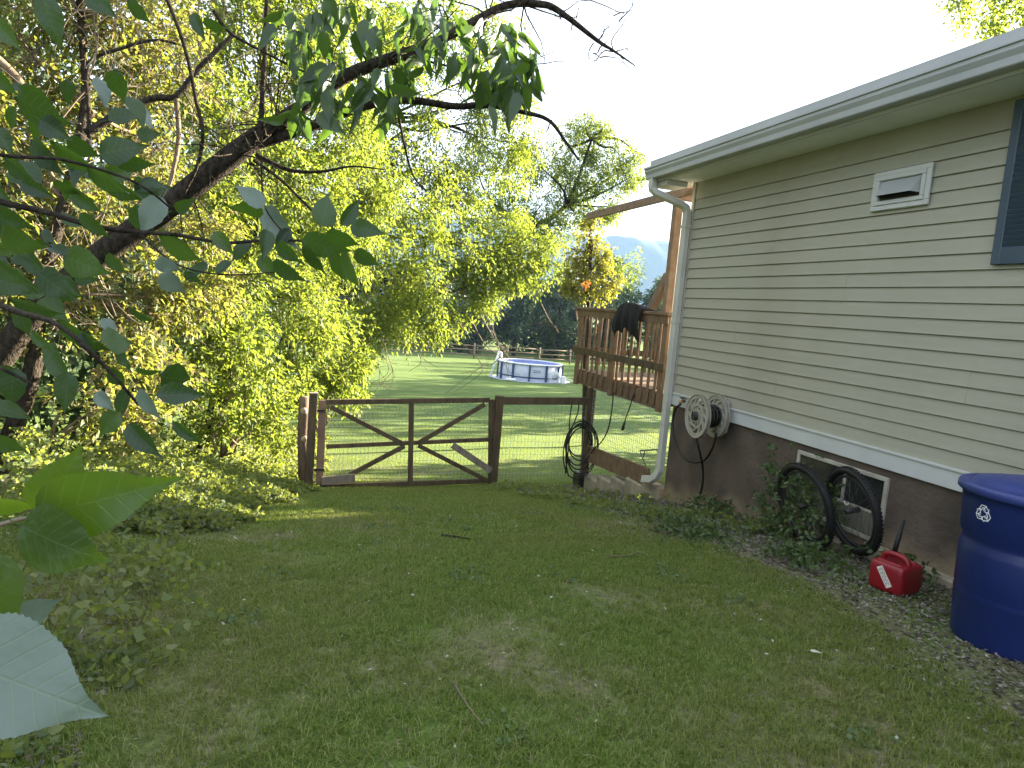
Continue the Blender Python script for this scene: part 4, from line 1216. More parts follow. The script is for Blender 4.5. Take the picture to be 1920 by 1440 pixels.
# --- the overhanging tree in the middle
t3 = empty('overhanging_tree', gp_(-.5, 15), 'tree whose long drooping boughs hang over the middle of the lawn', 'tree')
tr3 = [gp_(-.4, 15), P(560, 560, 15), P(600, 420, 15), P(660, 320, 15), P(720, 220, 15.2), P(770, 90, 15.4), P(800, -80, 15.6)]
trunk(t3, tr3, [.20, .17, .15, .13, .10, .08, .05], MT['bark'])
cl3 = [C(740, 70, 13.5, 60), C(830, 40, 14, 65), C(930, 60, 14.5, 50, .9), C(900, 140, 14.5, 60), C(800, 170, 14, 60, .8), C(970, 190, 15, 42, .9), C(720, 400, 13, 60), C(790, 410, 13.6, 60), C(700, 480, 12.6, 60), C(780, 500, 13.4, 60), C(860, 480, 14.2, 60),
       C(930, 500, 14.6, 50), C(990, 470, 15.2, 42), C(730, 560, 12.8, 55), C(800, 580, 13.6, 52), C(845, 600, 14, 35), C(690, 570, 12.4, 48), C(760, 610, 13.2, 32), C(960, 420, 15, 48, .9), C(880, 400, 14.5, 50, .9), C(950, 250, 15, 45, .9), C(820, 625, 13.8, 26, 1.3), C(720, 240, 14, 55, .9), C(740, 310, 13.6, 55), C(810, 320, 14, 50), C(690, 280, 13, 50), C(860, 345, 14.5, 45), C(955, 325, 15, 45, .9), C(1000, 270, 15.2, 38, .8), C(915, 220, 14.8, 48, .9), C(800, 255, 14.5, 50, .6), C(870, 250, 15, 45, .5), C(830, 380, 14.2, 50, .7), C(960, 500, 14.8, 50), C(900, 530, 14.4, 48), C(1010, 450, 15, 45), C(700, 620, 12.4, 36), C(880, 450, 14.4, 55), C(780, 540, 13.2, 55), C(940, 460, 14.8, 50), C(1030, 500, 15, 30), C(920, 560, 14.5, 32), C(1000, 520, 15, 26), C(850, 320, 14.8, 45, .45), C(760, 300, 14, 55, .6)]
crown(t3, cl3, MT['leafA'], .082, .020, 5, .18, .62, 23, .8)
limbs(t3, tr3, cl3, MT['bark'], .035, .008, 7, 6, .006, MT['twig'])
# bare twigs trailing below the boughs
bt = MB(); r9 = np.random.default_rng(9)
for (a, b_, c_, d_) in (((700, 600), (725, 660), (735, 690), (738, 720)), ((720, 610), (722, 650), (726, 680), (733, 695)), ((860, 640), (890, 665), (905, 690), (897, 705)), ((900, 590), (930, 640), (945, 660), (958, 675)), ((920, 560), (925, 620), (940, 650), (950, 668)), ((1015, 570), (1030, 600), (1042, 615), (1048, 625)), ((690, 630), (705, 670), (712, 700), (708, 735)), ((880, 590), (905, 640), (930, 662), (940, 670)), ((770, 620), (780, 650), (788, 668), (790, 690))):
    pth = smooth_path([P(*q, 14) for q in (a, b_, c_, d_)], 5)
    bt.tube(pth, list(np.linspace(.012, .004, len(pth))), 5)
    for k in range(6):
        q = np.array(pth[r9.integers(3, len(pth) - 1)]); bt.tube(limb_path(q, q + r9.normal(size=3) * .28 - np.array([0, 0, .18]), -.1, r9, 4), [.006, .005, .004, .003], 4)
bt.build('hanging_twig', MT['twig'], t3)['kind'] = 'stuff'

# --- tree at the back right, against the sky
t4 = empty('airy_tree', gp_(1.2, 22), 'airy tree standing against the white sky beyond the deck beam', 'tree')
tr4 = [gp_(1.2, 22), P(660, 640, 22), P(790, 560, 22.5), P(900, 485, 23), P(985, 435, 23.5), P(1060, 385, 24), P(1110, 260, 24)]
trunk(t4, tr4, [.24, .2, .16, .12, .08, .04], MT['bark'])
cl4 = [C(890, 290, 23, 46, .55), C(930, 370, 23, 50, .8), C(1000, 300, 23.5, 48, .8), C(1060, 270, 24, 42, .8), C(1110, 260, 24, 40, .9), C(1160, 290, 24, 38), C(1185, 330, 24, 30), C(1130, 330, 24, 46), C(1070, 340, 24, 46, .9), C(1010, 390, 23.6, 50, .9), C(1080, 400, 24, 44), C(1150, 385, 24, 34, .9), C(1040, 440, 23.4, 40), C(1095, 225, 24, 22, .8), C(1130, 240, 24, 20, .8), C(1200, 290, 24, 14, .7), C(1185, 500, 26, 34, .5)]
crown(t4, cl4, MT['leafA'], .10, .026, 5, .22, .9, 24, .5)
limbs(t4, tr4, cl4, MT['bark'], .06, .012, 8, 6, .008, MT['bark'])

# --- small tree wrapped in vines behind the deck
t5 = empty('vine_covered_tree', gp_(6.0, 13.6), 'small tree wrapped in yellowing vines just behind the deck railing', 'tree')
tr5 = [gp_(6.13, 13.6), P(1100, 640, 13.6), P(1102, 520, 13.6), P(1108, 450, 13.6)]
trunk(t5, tr5, [.075, .07, .07, .05], MT['bark'])
cl5 = [C(1110, 440, 13.6, 30), C(1090, 480, 13.6, 28), C(1128, 478, 13.6, 28), C(1105, 505, 13.6, 34), C(1075, 520, 13.4, 26), C(1138, 518, 13.6, 26), C(1085, 552, 13.4, 20), C(1125, 548, 13.5, 22), C(1105, 415, 13.6, 18), C(1062, 540, 13.4, 12), C(1150, 540, 13.6, 12)]
crown(t5, cl5, MT['leafV'], .06, .024, 5, .11, .9, 25, .5)
limbs(t5, tr5, cl5, MT['barklit'], .02, .006, 10, 3, .004)
c0_ = [C(1100, 533, 13.0, 5)]
crown(t5, c0_, leafy('orange_leaf', [(0.30, 0.10, 0.02), (0.38, 0.16, 0.03)], (0.5, 0.2, 0.03), .45), .05, .022, 4, .08, .12, 26, .5, 'orange_leaves', 3)

# --- tree behind the roof, top right
t6 = empty('roof_tree', gp_(14.2, 10.6), 'fine leaved tree showing above the roof line', 'tree')
tr6 = [gp_(14.1, 10.4), (14.1, 10.4, 1.0), (14.0, 10.4, 4.5), (13.6, 10.6, 7.5)]
trunk(t6, tr6, [.2, .17, .12, .06], MT['bark'])
cl6 = []
for (px, py, rp) in ((1800, 5, 26), (1840, 15, 32), (1885, 10, 40), (1900, 50, 30), (1855, 55, 18), (1920, 90, 30), (1840, -50, 60), (1920, -60, 70), (1990, 10, 60)):
    c = PX(px, py, 13.0); rr = rp / FPX * np.linalg.norm(c); cl6.append((c, (rr, rr, rr), .8))
crown(t6, cl6, MT['leafA'], .085, .03, 4, .2, .30, 27, .4)
limbs(t6, tr6, cl6, MT['bark'], .035, .008, 11, 4, .006)

# --- dark trees at the far end
kinds = ['dark round tree behind the far fence, {}', 'dark taller tree behind the far fence, {}']
far = [(-3, 66, 9.5, 4, 'leftmost and mostly hidden by leaves'), (4, 67, 10, 4, 'behind the drooping boughs'), (10, 65, 8.2, 3.4, 'left of the bare hanging twigs'), (15.5, 66, 9.2, 3.6, 'above the gap left of the pool'), (20.5, 64.5, 8.0, 3.4, 'directly above the pool'),
       (25.5, 66, 9.5, 3.6, 'just left of the deck rail'), (31, 67, 10.5, 4, 'behind the vine covered tree'), (36.5, 64, 8.6, 3.6, 'over the black cloth'), (42, 68, 11, 4.4, 'left of the cedar post'), (48, 70, 11.5, 4.6, 'hidden behind the cedar post')]
for i, (x, y, h, w_, where) in enumerate(far[:9]):
    z0 = float(gz(x, y))
    t = empty('far_tree', (x, y, z0), 'dark green tree beyond the far fence, ' + where, 'tree', 'trees beyond the far fence')
    trunk(t, [(x, y, z0 - .2), (x + .1, y, z0 + h * .3), (x, y, z0 + h * .75)], [.22, .17, .06], MT['bark'])
    r = np.random.default_rng(100 + i)
    cl = []
    for k in range(20):
        hh = r.uniform(.08, .95); wr = w_ * .62 * math.sin(math.pi * (.22 + .70 * hh)) ** .8
        a = r.uniform(0, 2 * math.pi)
        cl.append((np.array([x + math.cos(a) * wr * r.uniform(.3, 1), y + math.sin(a) * wr * r.uniform(.3, 1), z0 + h * hh]), (w_ * .33, w_ * .33, w_ * .30)))
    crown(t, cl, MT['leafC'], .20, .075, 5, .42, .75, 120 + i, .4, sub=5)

# woodland beyond the house (it throws the evening shade over the lawn) and behind the left trees
def mass(name, pts, mat, seed, ll=.3, lw=.1, cov=.45):
    r = np.random.default_rng(seed); cl = []
    for (x, y, h, w_) in pts:
        z0 = float(gz(x, y))
        for k in range(int(5 + h * 1.5)):
            hh = (k + .5) / int(5 + h * 1.5)
            cl.append((np.array([x + r.uniform(-.5, .5) * w_, y + r.uniform(-.5, .5) * w_, z0 + h * hh]), (w_ * .55, w_ * .55, h * .13 + .25)))
    pos, ax = clump_points(cl, cov, 5 * ll * lw, r, 3)
    v, t = sprigs(pos, ax, 5, .5, ll, lw, .4, r)
    o = np_mesh(name, v, t, mat); o['kind'] = 'stuff'; return o
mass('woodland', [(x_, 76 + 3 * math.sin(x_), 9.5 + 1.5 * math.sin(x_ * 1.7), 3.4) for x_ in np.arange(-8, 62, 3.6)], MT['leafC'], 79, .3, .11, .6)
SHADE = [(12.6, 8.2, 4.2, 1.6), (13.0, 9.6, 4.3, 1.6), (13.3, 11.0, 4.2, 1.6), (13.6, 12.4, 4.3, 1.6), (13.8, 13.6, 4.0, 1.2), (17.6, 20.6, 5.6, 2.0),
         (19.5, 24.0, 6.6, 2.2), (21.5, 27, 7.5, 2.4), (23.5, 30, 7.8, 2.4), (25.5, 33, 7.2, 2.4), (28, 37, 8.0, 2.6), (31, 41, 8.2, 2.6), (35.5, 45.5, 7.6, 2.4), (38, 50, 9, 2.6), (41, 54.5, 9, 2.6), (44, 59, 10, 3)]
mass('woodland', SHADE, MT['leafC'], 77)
mass('woodland', [(-3.5, 9.3, 3.6, 1.3), (-4.6, 8.2, 4.4, 1.6), (-2.7, 11.3, 3.4, 1.2), (-3.9, 7.2, 3.0, 1.2), (-7, 9, 7.5, 2.4), (-6, 12, 8, 2.6), (-8, 6, 7, 2.4), (-5, 15, 8.5, 2.6), (-3.5, 19, 8.5, 3), (-6.5, 3, 6, 2.2), (-2, 24, 9, 3), (-1, 30, 9, 3), (-2, 38, 9, 3), (-3, 46, 9, 3), (-4, 55, 9, 3), (-7, 0, 6, 2.2)], MT['leafC'], 78, .16, .055)  # dark leaf colour stands for the shaded hollows behind the left trees

# ------------------------------------------------------------------ leaning box elder
t7 = empty('leaning_tree', gp_(-2.9, 6.2), 'dark leaning tree trunk slanting up across the foliage with drooping leaves', 'tree')
pt = [gp_(-3.3, 6.3), P(-60, 740, 6.3), P(60, 590, 6.2), P(185, 480, 6.0), P(300, 398, 5.9), P(410, 312, 5.8), P(470, 266, 5.75), P(560, 205, 5.7), P(650, 142, 5.6), P(740, 108, 5.5), P(800, 86, 5.5), P(880, 46, 5.4), P(950, 10, 5.4), P(1015, 8, 5.3), P(1050, 22, 5.3), P(1120, 76, 5.25), P(1150, 95, 5.2), P(1192, 124, 5.2)]
trunk(t7, pt, [.10, .098, .094, .092, .090, .086, .080, .056, .050, .046, .042, .036, .030, .027, .024, .016, .010, .004], MT['bark'], 'trunk', 12)
def br(pts, r0, r1, y, mat=MT['bark'], par=t7, name='branch'):
    pth = smooth_path([P(px, py, y + dy) for px, py, dy in pts], 5)
    return MB().tube(pth, list(np.linspace(r0, r1, len(pth))), 8).build(name, mat, par, True)
br([(462, 276, .02), (560, 246, 0), (640, 214, -.1), (700, 195, -.2), (770, 188, -.25), (850, 199, -.3), (920, 198, -.3), (975, 209, -.35), (1028, 225, -.4), (1060, 265, -.4), (1085, 300, -.45)], .042, .008, 5.72)
br([(488, 250, 0), (492, 180, -.05), (497, 90, -.1), (500, 0, -.15), (504, -60, -.2)], .022, .012, 5.74)
br([(305, -20, 0), (330, 40, 0), (352, 110, 0), (368, 190, 0), (380, 250, 0), (370, 310, .05), (345, 362, .1)], .014, .012, 5.6)
br([(480, 290, 0), (540, 318, -.05), (600, 322, -.1), (660, 312, -.15), (720, 318, -.2)], .018, .005, 5.7)
br([(475, 300, 0), (530, 340, -.05), (590, 400, -.1), (640, 440, -.1)], .014, .005, 5.65)
br([(730, 110, 0), (770, 90, -.1), (790, 110, -.1), (850, 125, -.1), (900, 122, -.15)], .014, .005, 5.4)
br([(745, 205, 0), (760, 280, -.05), (775, 330, 0), (800, 360, 0)], .011, .005, 5.4)
br([(905, 198, 0), (880, 160, 0), (858, 118, 0)], .012, .006, 5.4)
br([(900, 200, 0), (925, 170, 0), (945, 130, 0)], .010, .004, 5.4)
br([(920, 200, 0), (955, 180, 0), (980, 165, 0)], .010, .004, 5.4)
br([(400, 20, 0), (430, 60, 0), (480, 90, 0), (560, 130, 0), (640, 160, 0)], .012, .006, 5.2)
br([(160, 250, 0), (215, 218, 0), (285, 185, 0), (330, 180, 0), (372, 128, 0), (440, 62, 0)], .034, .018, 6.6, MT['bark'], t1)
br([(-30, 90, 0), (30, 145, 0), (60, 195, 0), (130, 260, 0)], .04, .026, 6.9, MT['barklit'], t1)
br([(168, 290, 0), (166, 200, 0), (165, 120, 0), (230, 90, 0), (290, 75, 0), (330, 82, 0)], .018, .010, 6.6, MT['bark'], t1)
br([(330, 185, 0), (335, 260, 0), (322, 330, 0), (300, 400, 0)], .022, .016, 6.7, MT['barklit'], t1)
lt_ = MB(); r8 = np.random.default_rng(808)
for k in range(120):
    px, py = r8.uniform(-40, 520), r8.uniform(-60, 640)
    if px > 330 and py > 420: continue
    a_ = r8.choice([1.25, 1.9, .5, 2.5]) + r8.normal() * .28; L_ = r8.uniform(70, 260)
    y_ = 5.95 + r8.uniform(0, 1.3) + px * .0012
    p2 = limb_path(P(px, py, y_), P(px + math.cos(a_) * L_, py - math.sin(a_) * L_, y_ + r8.normal() * .4), r8.normal() * .12, r8, 8)
    r0_ = r8.uniform(.0035, .008)
    lt_.tube(p2, list(np.linspace(r0_, r0_ * .4, 8)), 4)
    for _ in range(3):
        q = p2[r8.integers(2, 7)]; lt_.tube(limb_path(q, q + unit(r8.normal(size=3)) * r8.uniform(.1, .4), 0, r8, 4), [r0_ * .5, r0_ * .42, r0_ * .34, r0_ * .25], 4)
lt_.build('twigs', MT['twig'], t1)['kind'] = 'stuff'
tw = MB()
r5 = np.random.default_rng(55)
for (a, b_) in (((1120, 76), (1135, 50)), ((1150, 95), (1175, 30)), ((1160, 40), (1188, 5)), ((1120, 78), (1145, 45)), ((1050, 20), (1090, 0)), ((1090, 0), (1170, 25)), ((1045, 20), (1055, 40)), ((1150, 97), (1115, 115)), ((1150, 97), (1180, 92)), ((1113, 80), (1100, 115)), ((1130, 85), (1112, 100)), ((1112, 100), (1125, 108)), ((1125, 108), (1158, 108)), ((990, 112), (1057, 115)), ((1165, 108), (1167, 120)), ((1040, 30), (1082, 32)), ((1082, 32), (1084, 15)), ((1150, 30), (1185, 20)), ((1035, 225), (1025, 250))):
    p2 = limb_path(P(*a, 5.25), P(*b_, 5.2), -.06, r5, 5); tw.tube(p2, list(np.linspace(.006, .0025, 5)), 5)
    q = p2[3]; tw.tube(limb_path(q, q + r5.normal(size=3) * .08, 0, r5, 3), [.003, .0025, .002], 4)
for k in range(70):
    j = r5.integers(4, 13); a = np.array(pt[j]) * (1 - .5) + np.array(pt[j + 1]) * .5
    e = a + unit(r5.normal(size=3) + np.array([0, -.2, .1])) * r5.uniform(.3, .9)
    p2 = limb_path(a, e, .1, r5, 6); tw.tube(p2, list(np.linspace(.007, .002, 6)), 4)
    for _ in range(2):
        q = p2[r5.integers(2, 5)]; tw.tube(limb_path(q, q + r5.normal(size=3) * .16, 0, r5, 4), [.003, .0028, .002, .0015], 4)
tw.build('twigs', MT['bark'], t7)['kind'] = 'stuff'


def leaf_mesh(name, w=.30, curl=.16, fold=.10, teeth=True, st=11, wave=0.02, seed=0, tipw=1.0, tam=1.0):
    """ovate leaf, unit long along +Y with drawn out tip, toothed edge, folded along its midrib"""
    r = np.random.default_rng(seed); vs = []; fs = []
    ts = np.linspace(0, 1, st)
    for i, t in enumerate(ts):
        pw = w * (math.sin(math.pi * t ** .68) ** .85) * (1 - .30 * t * tipw) if 0 < t < 1 else 0.004
        pw *= 1 - .34 * min(1, max(0, (t - .62) / .25))
        if teeth and 0 < i < st - 1: pw *= 1 + (.05 if i % 2 else -.04) * tam
        zc = -curl * t * t
        for s in (-1, -.5, 0, .5, 1):
            vs.append((s * pw, t, zc + fold * abs(s) * pw / w * .5 - curl * .5 * (s * pw / w) ** 2 * .4 + wave * math.sin(t * 11 + s * 2) * abs(s) + r.normal() * .0012))
    for i in range(st - 1):
        for k in range(4):
            a = i * 5 + k; fs.append((a, a + 1, a + 6, a + 5))
    vs += [(-.006, -.22, .02), (.006, -.22, .02), (.006, 0, 0), (-.006, 0, 0)]
    n = len(vs); fs.append((n - 4, n - 3, n - 2, n - 1))
    me = bpy.data.meshes.new(name); me.from_pydata(vs, [], fs); me.shade_smooth(); me.update()
    return me


LV = [leaf_mesh('leaf', .30, .16, .22, seed=1), leaf_mesh('leaf', .34, .26, .12, seed=2, wave=.03), leaf_mesh('leaf', .26, .10, .30, seed=3)]
LBIG = [leaf_mesh('leaf', .29, .12, .16, st=45, seed=4, tam=.45, wave=.012), leaf_mesh('leaf', .40, .20, .10, st=45, seed=5, tam=.4, wave=.018)]
LE = [leaf_mesh('leaf', .17, .22, .20, st=8, seed=6), leaf_mesh('leaf', .14, .34, .26, st=8, seed=7), leaf_mesh('leaf', .20, .15, .14, st=8, seed=8)]


def mcopy(meshes, mat):
    out = []
    for m in meshes:
        c = m.copy(); c.materials.append(mat); out.append(c)
    return out


LBt = mcopy(LBIG, MT['leafT'])
LVg, LVp, LBg, LBp, LEg = mcopy(LV, MT['leafS']), mcopy(LV, MT['leafP']), mcopy(LBIG, MT['leafS']), mcopy(LBIG, MT['leafP']), mcopy(LE, MT['leafE'])


def put_leaf(parent, base, tip, roll, mesh, wscale=1.0, tilt_ref=None):
    b, t = Vector(base), Vector(tip)
    y = (t - b); L = y.length; y.normalize()
    v = (tilt_ref or -(b + t)).normalized()          # towards the lens
    x = y.cross(v)
    if x.length < 1e-4: x = y.orthogonal()
    x.normalize(); z = x.cross(y)
    rot = Matrix.Rotation(roll, 3, y)
    x, z = rot @ x, rot @ z
    m = Matrix(((x.x, y.x, z.x, b.x), (x.y, y.y, z.y, b.y), (x.z, y.z, z.z, b.z), (0, 0, 0, 1)))
    o = link('leaf', mesh, None, parent)
    o.matrix_basis = m @ Matrix.Diagonal((L * wscale, L, L, 1))
    return o


# hanging leaves of the leaning tree
rE = np.random.default_rng(66)
E_c = [(545, 50, 40, 45), (600, 90, 45, 45), (575, 150, 40, 35), (640, 190, 30, 45), (690, 40, 40, 40), (690, 165, 35, 30), (720, 190, 40, 30), (770, 30, 45, 35), (800, 90, 50, 35), (850, 40, 45, 40), (880, 95, 45, 35), (905, 130, 35, 30), (950, 60, 25, 30), (960, 110, 30, 30), (985, 150, 22, 30), (945, 165, 25, 25), (1000, 110, 14, 22), (740, 130, 40, 25), (620, 10, 40, 30), (560, 210, 20, 30)]
cnt = 0
for (cx, cy, rx, ry) in E_c:
    for k in range(14):
        px, py = cx + rE.normal() * rx * .55, cy + rE.normal() * ry * .55
        d = 5.0 + rE.normal() * .25
        L = rE.uniform(36, 68)
        ang = R(rE.normal() * 28)
        b = P(px, py, d); t = P(px + math.sin(ang) * L, py + math.cos(ang) * L, d + rE.normal() * .06)
        put_leaf(t7, b, t, rE.normal() * .8, LEg[rE.integers(0, 3)], rE.uniform(.85, 1.3)); cnt += 1

# ------------------------------------------------------------------ near mulberry shoots with the large leaves
m1 = empty('foreground_shoot', gp_(-.9, .7), 'young shoot with the four biggest leaves at the lower left', 'sapling')
m2 = empty('foreground_branch', gp_(-1.4, 1.6), 'dark broad leaved branch hanging in from the left edge at middle height', 'branch')
m3 = empty('spreading_branch', gp_(-1.6, 2.0), 'long leafy branch reaching right with two pale leaves near its middle', 'branch')


def stem(par, pts, d, r0, r1):
    pth = smooth_path([PD(px, py, dd) for px, py, dd in pts], 5)
    return MB().tube(pth, list(np.linspace(r0, r1, len(pth))), 6).build('stem', MT['twig'] if par is m1 else MT['bark'], par, True)


def lf(par, bx, by, tx, ty, d, dd=0.0, roll=0.0, w=1.0, pale=False, big=False, var=None):
    ms = (LBp if pale else LBt) if big else (LVp if pale else LVg)
    k = var if var is not None else random.randrange(len(ms))
    return put_leaf(par, PD(bx, by, d), PD(tx, ty, d + dd), roll, ms[k % len(ms)], w)


stem(m1, [(-200, 1120, .72), (-60, 1010, .74), (20, 978, .75), (60, 970, .75)], .75, .0035, .002)
lf(m1, 70, 968, 322, 903, .75, -.04, .10, .78, False, True, 0)
lf(m1, 84, 965, 146, 848, .77, -.02, .05, .95, False, True, 1)
lf(m1, 40, 985, 182, 1062, .72, -.02, .55, 1.0, False, True, 1)
lf(m1, -70, 935, 88, 962, .77, .05, 1.0, .9, False, True, 0)
lf(m1, -15, 1040, 24, 1235, .66, .0, -.6, .8, False, True, 0)
lf(m1, -95, 1225, 168, 1350, .62, -.02, .30, .98, True, True, 1)
lf(m1, 10, 1170, 122, 1130, .86, .04, .6, .95, True, True, 1)
stem(m1, [(-120, 1180, .7), (-40, 1100, .68), (-15, 1040, .66)], .7, .003, .002)
stem(m1, [(-200, 1230, .64), (-95, 1225, .62)], .7, .003, .002)
# middle branch
stem(m2, [(-120, 520, 1.5), (20, 580, 1.5), (110, 610, 1.52), (200, 690, 1.55), (260, 760, 1.6)], 1.5, .009, .003)
stem(m2, [(-120, 640, 1.45), (0, 690, 1.45), (60, 720, 1.45)], 1.5, .005, .003)
B_ = [(190, 640, 262, 636, .1, -.3, 1.0), (95, 640, 132, 738, .0, .9, .9), (130, 698, 118, 778, .0, .3, 1.1), (205, 690, 236, 730, .05, .2, 1), (292, 742, 388, 738, .08, -.2, 1), (262, 730, 296, 792, 0, .9, 1), (225, 772, 180, 820, .0, .2, 1.1), (240, 795, 302, 862, 0, .5, 1), (325, 790, 386, 838, .03, .7, .7), (180, 735, 212, 772, 0, .4, 1.1),
      (-10, 690, 52, 712, .05, .5, 1), (-15, 760, 64, 785, .05, -.5, 1), (110, 600, 208, 672, .04, 1.15, .9), (150, 625, 180, 668, 0, .3, 1), (30, 690, 10, 770, 0, .5, 1), (300, 705, 372, 718, .1, .2, 1.1), (60, 620, 100, 660, 0, .9, 1), (215, 660, 255, 690, .05, -.9, 1), (240, 730, 215, 790, 0, .5, .9), (-20, 820, 50, 850, .05, .6, 1), (255, 690, 310, 700, .05, 1.0, .8)]
for q in B_:
    lf(m2, q[0], q[1], q[2], q[3], 1.55 + random.uniform(-.08, .1), q[4], q[5] + random.uniform(-.15, .15), q[6], q[:2] in ((180, 735), (262, 730)))
# upper branch
stem(m3, [(-150, 330, 1.9), (0, 378, 1.95), (80, 396, 2.0), (180, 425, 2.05), (262, 435, 2.1), (330, 440, 2.1), (420, 455, 2.15), (510, 450, 2.2), (600, 452, 2.2), (660, 450, 2.2)], 2, .010, .003)
stem(m3, [(262, 437, 2.1), (330, 495, 2.1), (420, 515, 2.15), (520, 510, 2.2)], 2, .004, .002)
stem(m3, [(490, 300, 2.2), (497, 388, 2.2), (540, 445, 2.2)], 2, .003, .002)
stem(m3, [(-150, 250, 1.8), (0, 290, 1.85), (120, 300, 1.95), (250, 340, 2.0), (320, 390, 2.1)], 2, .006, .003)
D_ = [(496, 388, 440, 342, 0, .25, 1.0, 1), (497, 388, 556, 470, 0, .35, .95, 1), (490, 390, 424, 404, .05, -.7, 1, 0), (602, 425, 622, 356, 0, .3, 1.05, 0), (640, 422, 678, 370, 0, .4, .95, 0), (656, 425, 722, 436, 0, -.2, 1, 0), (612, 435, 674, 470, .05, .8, 1, 0), (565, 450, 655, 476, 0, .5, .85, 0), (645, 470, 668, 548, 0, .8, .9, 0), (665, 470, 712, 502, 0, .3, 1.1, 0), (520, 455, 562, 496, 0, .5, 1, 0), (500, 430, 495, 490, 0, -.3, 1, 0), (545, 430, 512, 470, 0, .4, 1, 0),
      (400, 435, 438, 478, 0, .3, 1, 0), (470, 452, 424, 486, 0, .7, 1.1, 0), (488, 480, 516, 524, 0, .2, 1.1, 0), (512, 490, 570, 532, 0, .8, .9, 0), (570, 462, 604, 524, .04, .9, .9, 0), (432, 490, 398, 515, 0, .6, 1, 0), (620, 460, 640, 540, .03, 1.0, .8, 0),
      (240, 412, 316, 400, 0, .3, 1, 0), (305, 370, 258, 440, 0, .4, 1.1, 1), (330, 395, 366, 372, 0, .2, 1, 0), (300, 440, 368, 500, 0, .9, .9, 0), (290, 490, 340, 508, 0, .2, 1, 1), (300, 515, 345, 552, 0, .2, 1.25, 1), (345, 510, 380, 532, 0, .5, 1.1, 0), (390, 496, 344, 520, 0, .5, 1, 0), (120, 480, 192, 512, 0, .2, 1.1, 0), (70, 510, 130, 560, 0, .3, 1, 0), (110, 520, 152, 556, 0, .1, 1, 0), (75, 560, 120, 596, 0, .1, 1.1, 0), (-10, 480, 62, 540, 0, .8, 1, 0), (20, 560, 112, 600, 0, 1.0, 1, 0),
      (30, 180, 112, 238, 0, .8, 1, 0), (75, 225, 132, 262, 0, .2, 1.2, 0), (-10, 240, 24, 292, 0, .1, 1.4, 0), (60, 262, 112, 332, 0, .9, .9, 0), (100, 270, 182, 330, 0, .8, 1, 0), (125, 262, 182, 298, 0, .4, 1, 0), (185, 290, 272, 268, 0, -.3, 1, 0), (40, 342, 102, 372, 0, .3, 1, 0), (132, 355, 192, 402, 0, .5, 1, 0), (165, 312, 232, 368, 0, .9, 1, 0), (190, 330, 272, 382, 0, .7, 1, 0), (215, 300, 290, 312, 0, .6, .9, 0), (80, -10, 112, 88, .03, .2, .8, 0), (-10, 40, 36, 92, 0, .2, 1.2, 0), (165, -15, 212, 28, 0, .1, 1.1, 0), (362, 25, 384, 78, 0, .3, .9, 0), (-20, 130, 30, 180, 0, .6, 1, 0), (10, 295, 60, 345, 0, .8, 1, 0), (100, 340, 148, 372, 0, 1, 1, 0), (150, 400, 205, 450, 0, .7, .9, 0), (-10, 395, 60, 430, 0, .7, 1, 0), (-20, 340, 20, 380, 0, .5, 1, 0), (0, 440, 70, 470, 0, .8, 1, 0), (380, 40, 420, 60, 0, .9, .8, 0), (240, 0, 275, 45, 0, .7, .9, 0)]
for q in D_:
    lf(m3, q[0], q[1], q[2], q[3], 2.1 + random.uniform(-.12, .15), q[4] + random.uniform(-.03, .03), q[5] + random.uniform(-.2, .2), q[6], bool(q[7]))
for k in range(45):
    px, py = random.uniform(-40, 260), random.uniform(130, 600)
    a = random.uniform(-.3, 1.9); L = random.uniform(45, 75)
    lf(m3, px, py, px + math.cos(a) * L, py + math.sin(a) * L, 2.3 + random.uniform(-.1, .3), random.uniform(-.05, .08), random.uniform(-1.1, 1.1), 1, random.random() < .1)

# ------------------------------------------------------------------ ground plants
def scatter_leaves(name, pts, mat, ll, lw, k, sl, seed, up=.6, droop=.3, parent=None, fine=True):
    r = np.random.default_rng(seed); n = len(pts)
    ax = unit(r.normal(size=(n, 3)) * np.array([1, 1, .4]) + np.array([0, 0, up]))
    v, t = sprigs(np.asarray(pts), ax, k, sl, ll, lw, droop, r, fine)
    o = np_mesh(name, v, t, mat, parent); o['kind'] = 'stuff'; return o


def edge_x(y):                        # where the mown lawn ends on the left
    return np.interp(y, [0, 2, 2.6, 3.6, 4.5, 5.6, 6.6, 8.3, 11, 14, 40], [-.6, -.62, -.66, -.66, -.72, -.40, -.15, .12, .35, .5, 1.5])


ru = np.random.default_rng(88)
pts = []
for _ in range(22000):
    y = 1.7 + 12.5 * ru.uniform() ** 1.2; d = ru.exponential(.65)
    x = edge_x(y) + .12 + .10 * math.sin(y * 5.1) + .08 * math.sin(y * 13) - d
    if x < -5.5: continue
    if y < 4.6 and ru.uniform() < .955: continue
    hmx = min(.5, .05 + .33 * d) * (1 if y > 4.5 else .75)
    pts.append((x, y, float(gz(x, y)) + ru.uniform(.0, 1) ** 1.3 * hmx))
scatter_leaves('undergrowth', pts, MT['ivy'], .040, .014, 5, .07, 89)
pts = []
for _ in range(90):
    y = ru.uniform(2.6, 3.9); x = edge_x(y) + ru.normal() * .18 - .02
    pts.append((x, y, float(gz(x, y)) + ru.uniform(.02, .22)))
scatter_leaves('undergrowth', pts, MT['ivy'], .045, .015, 4, .09, 90)
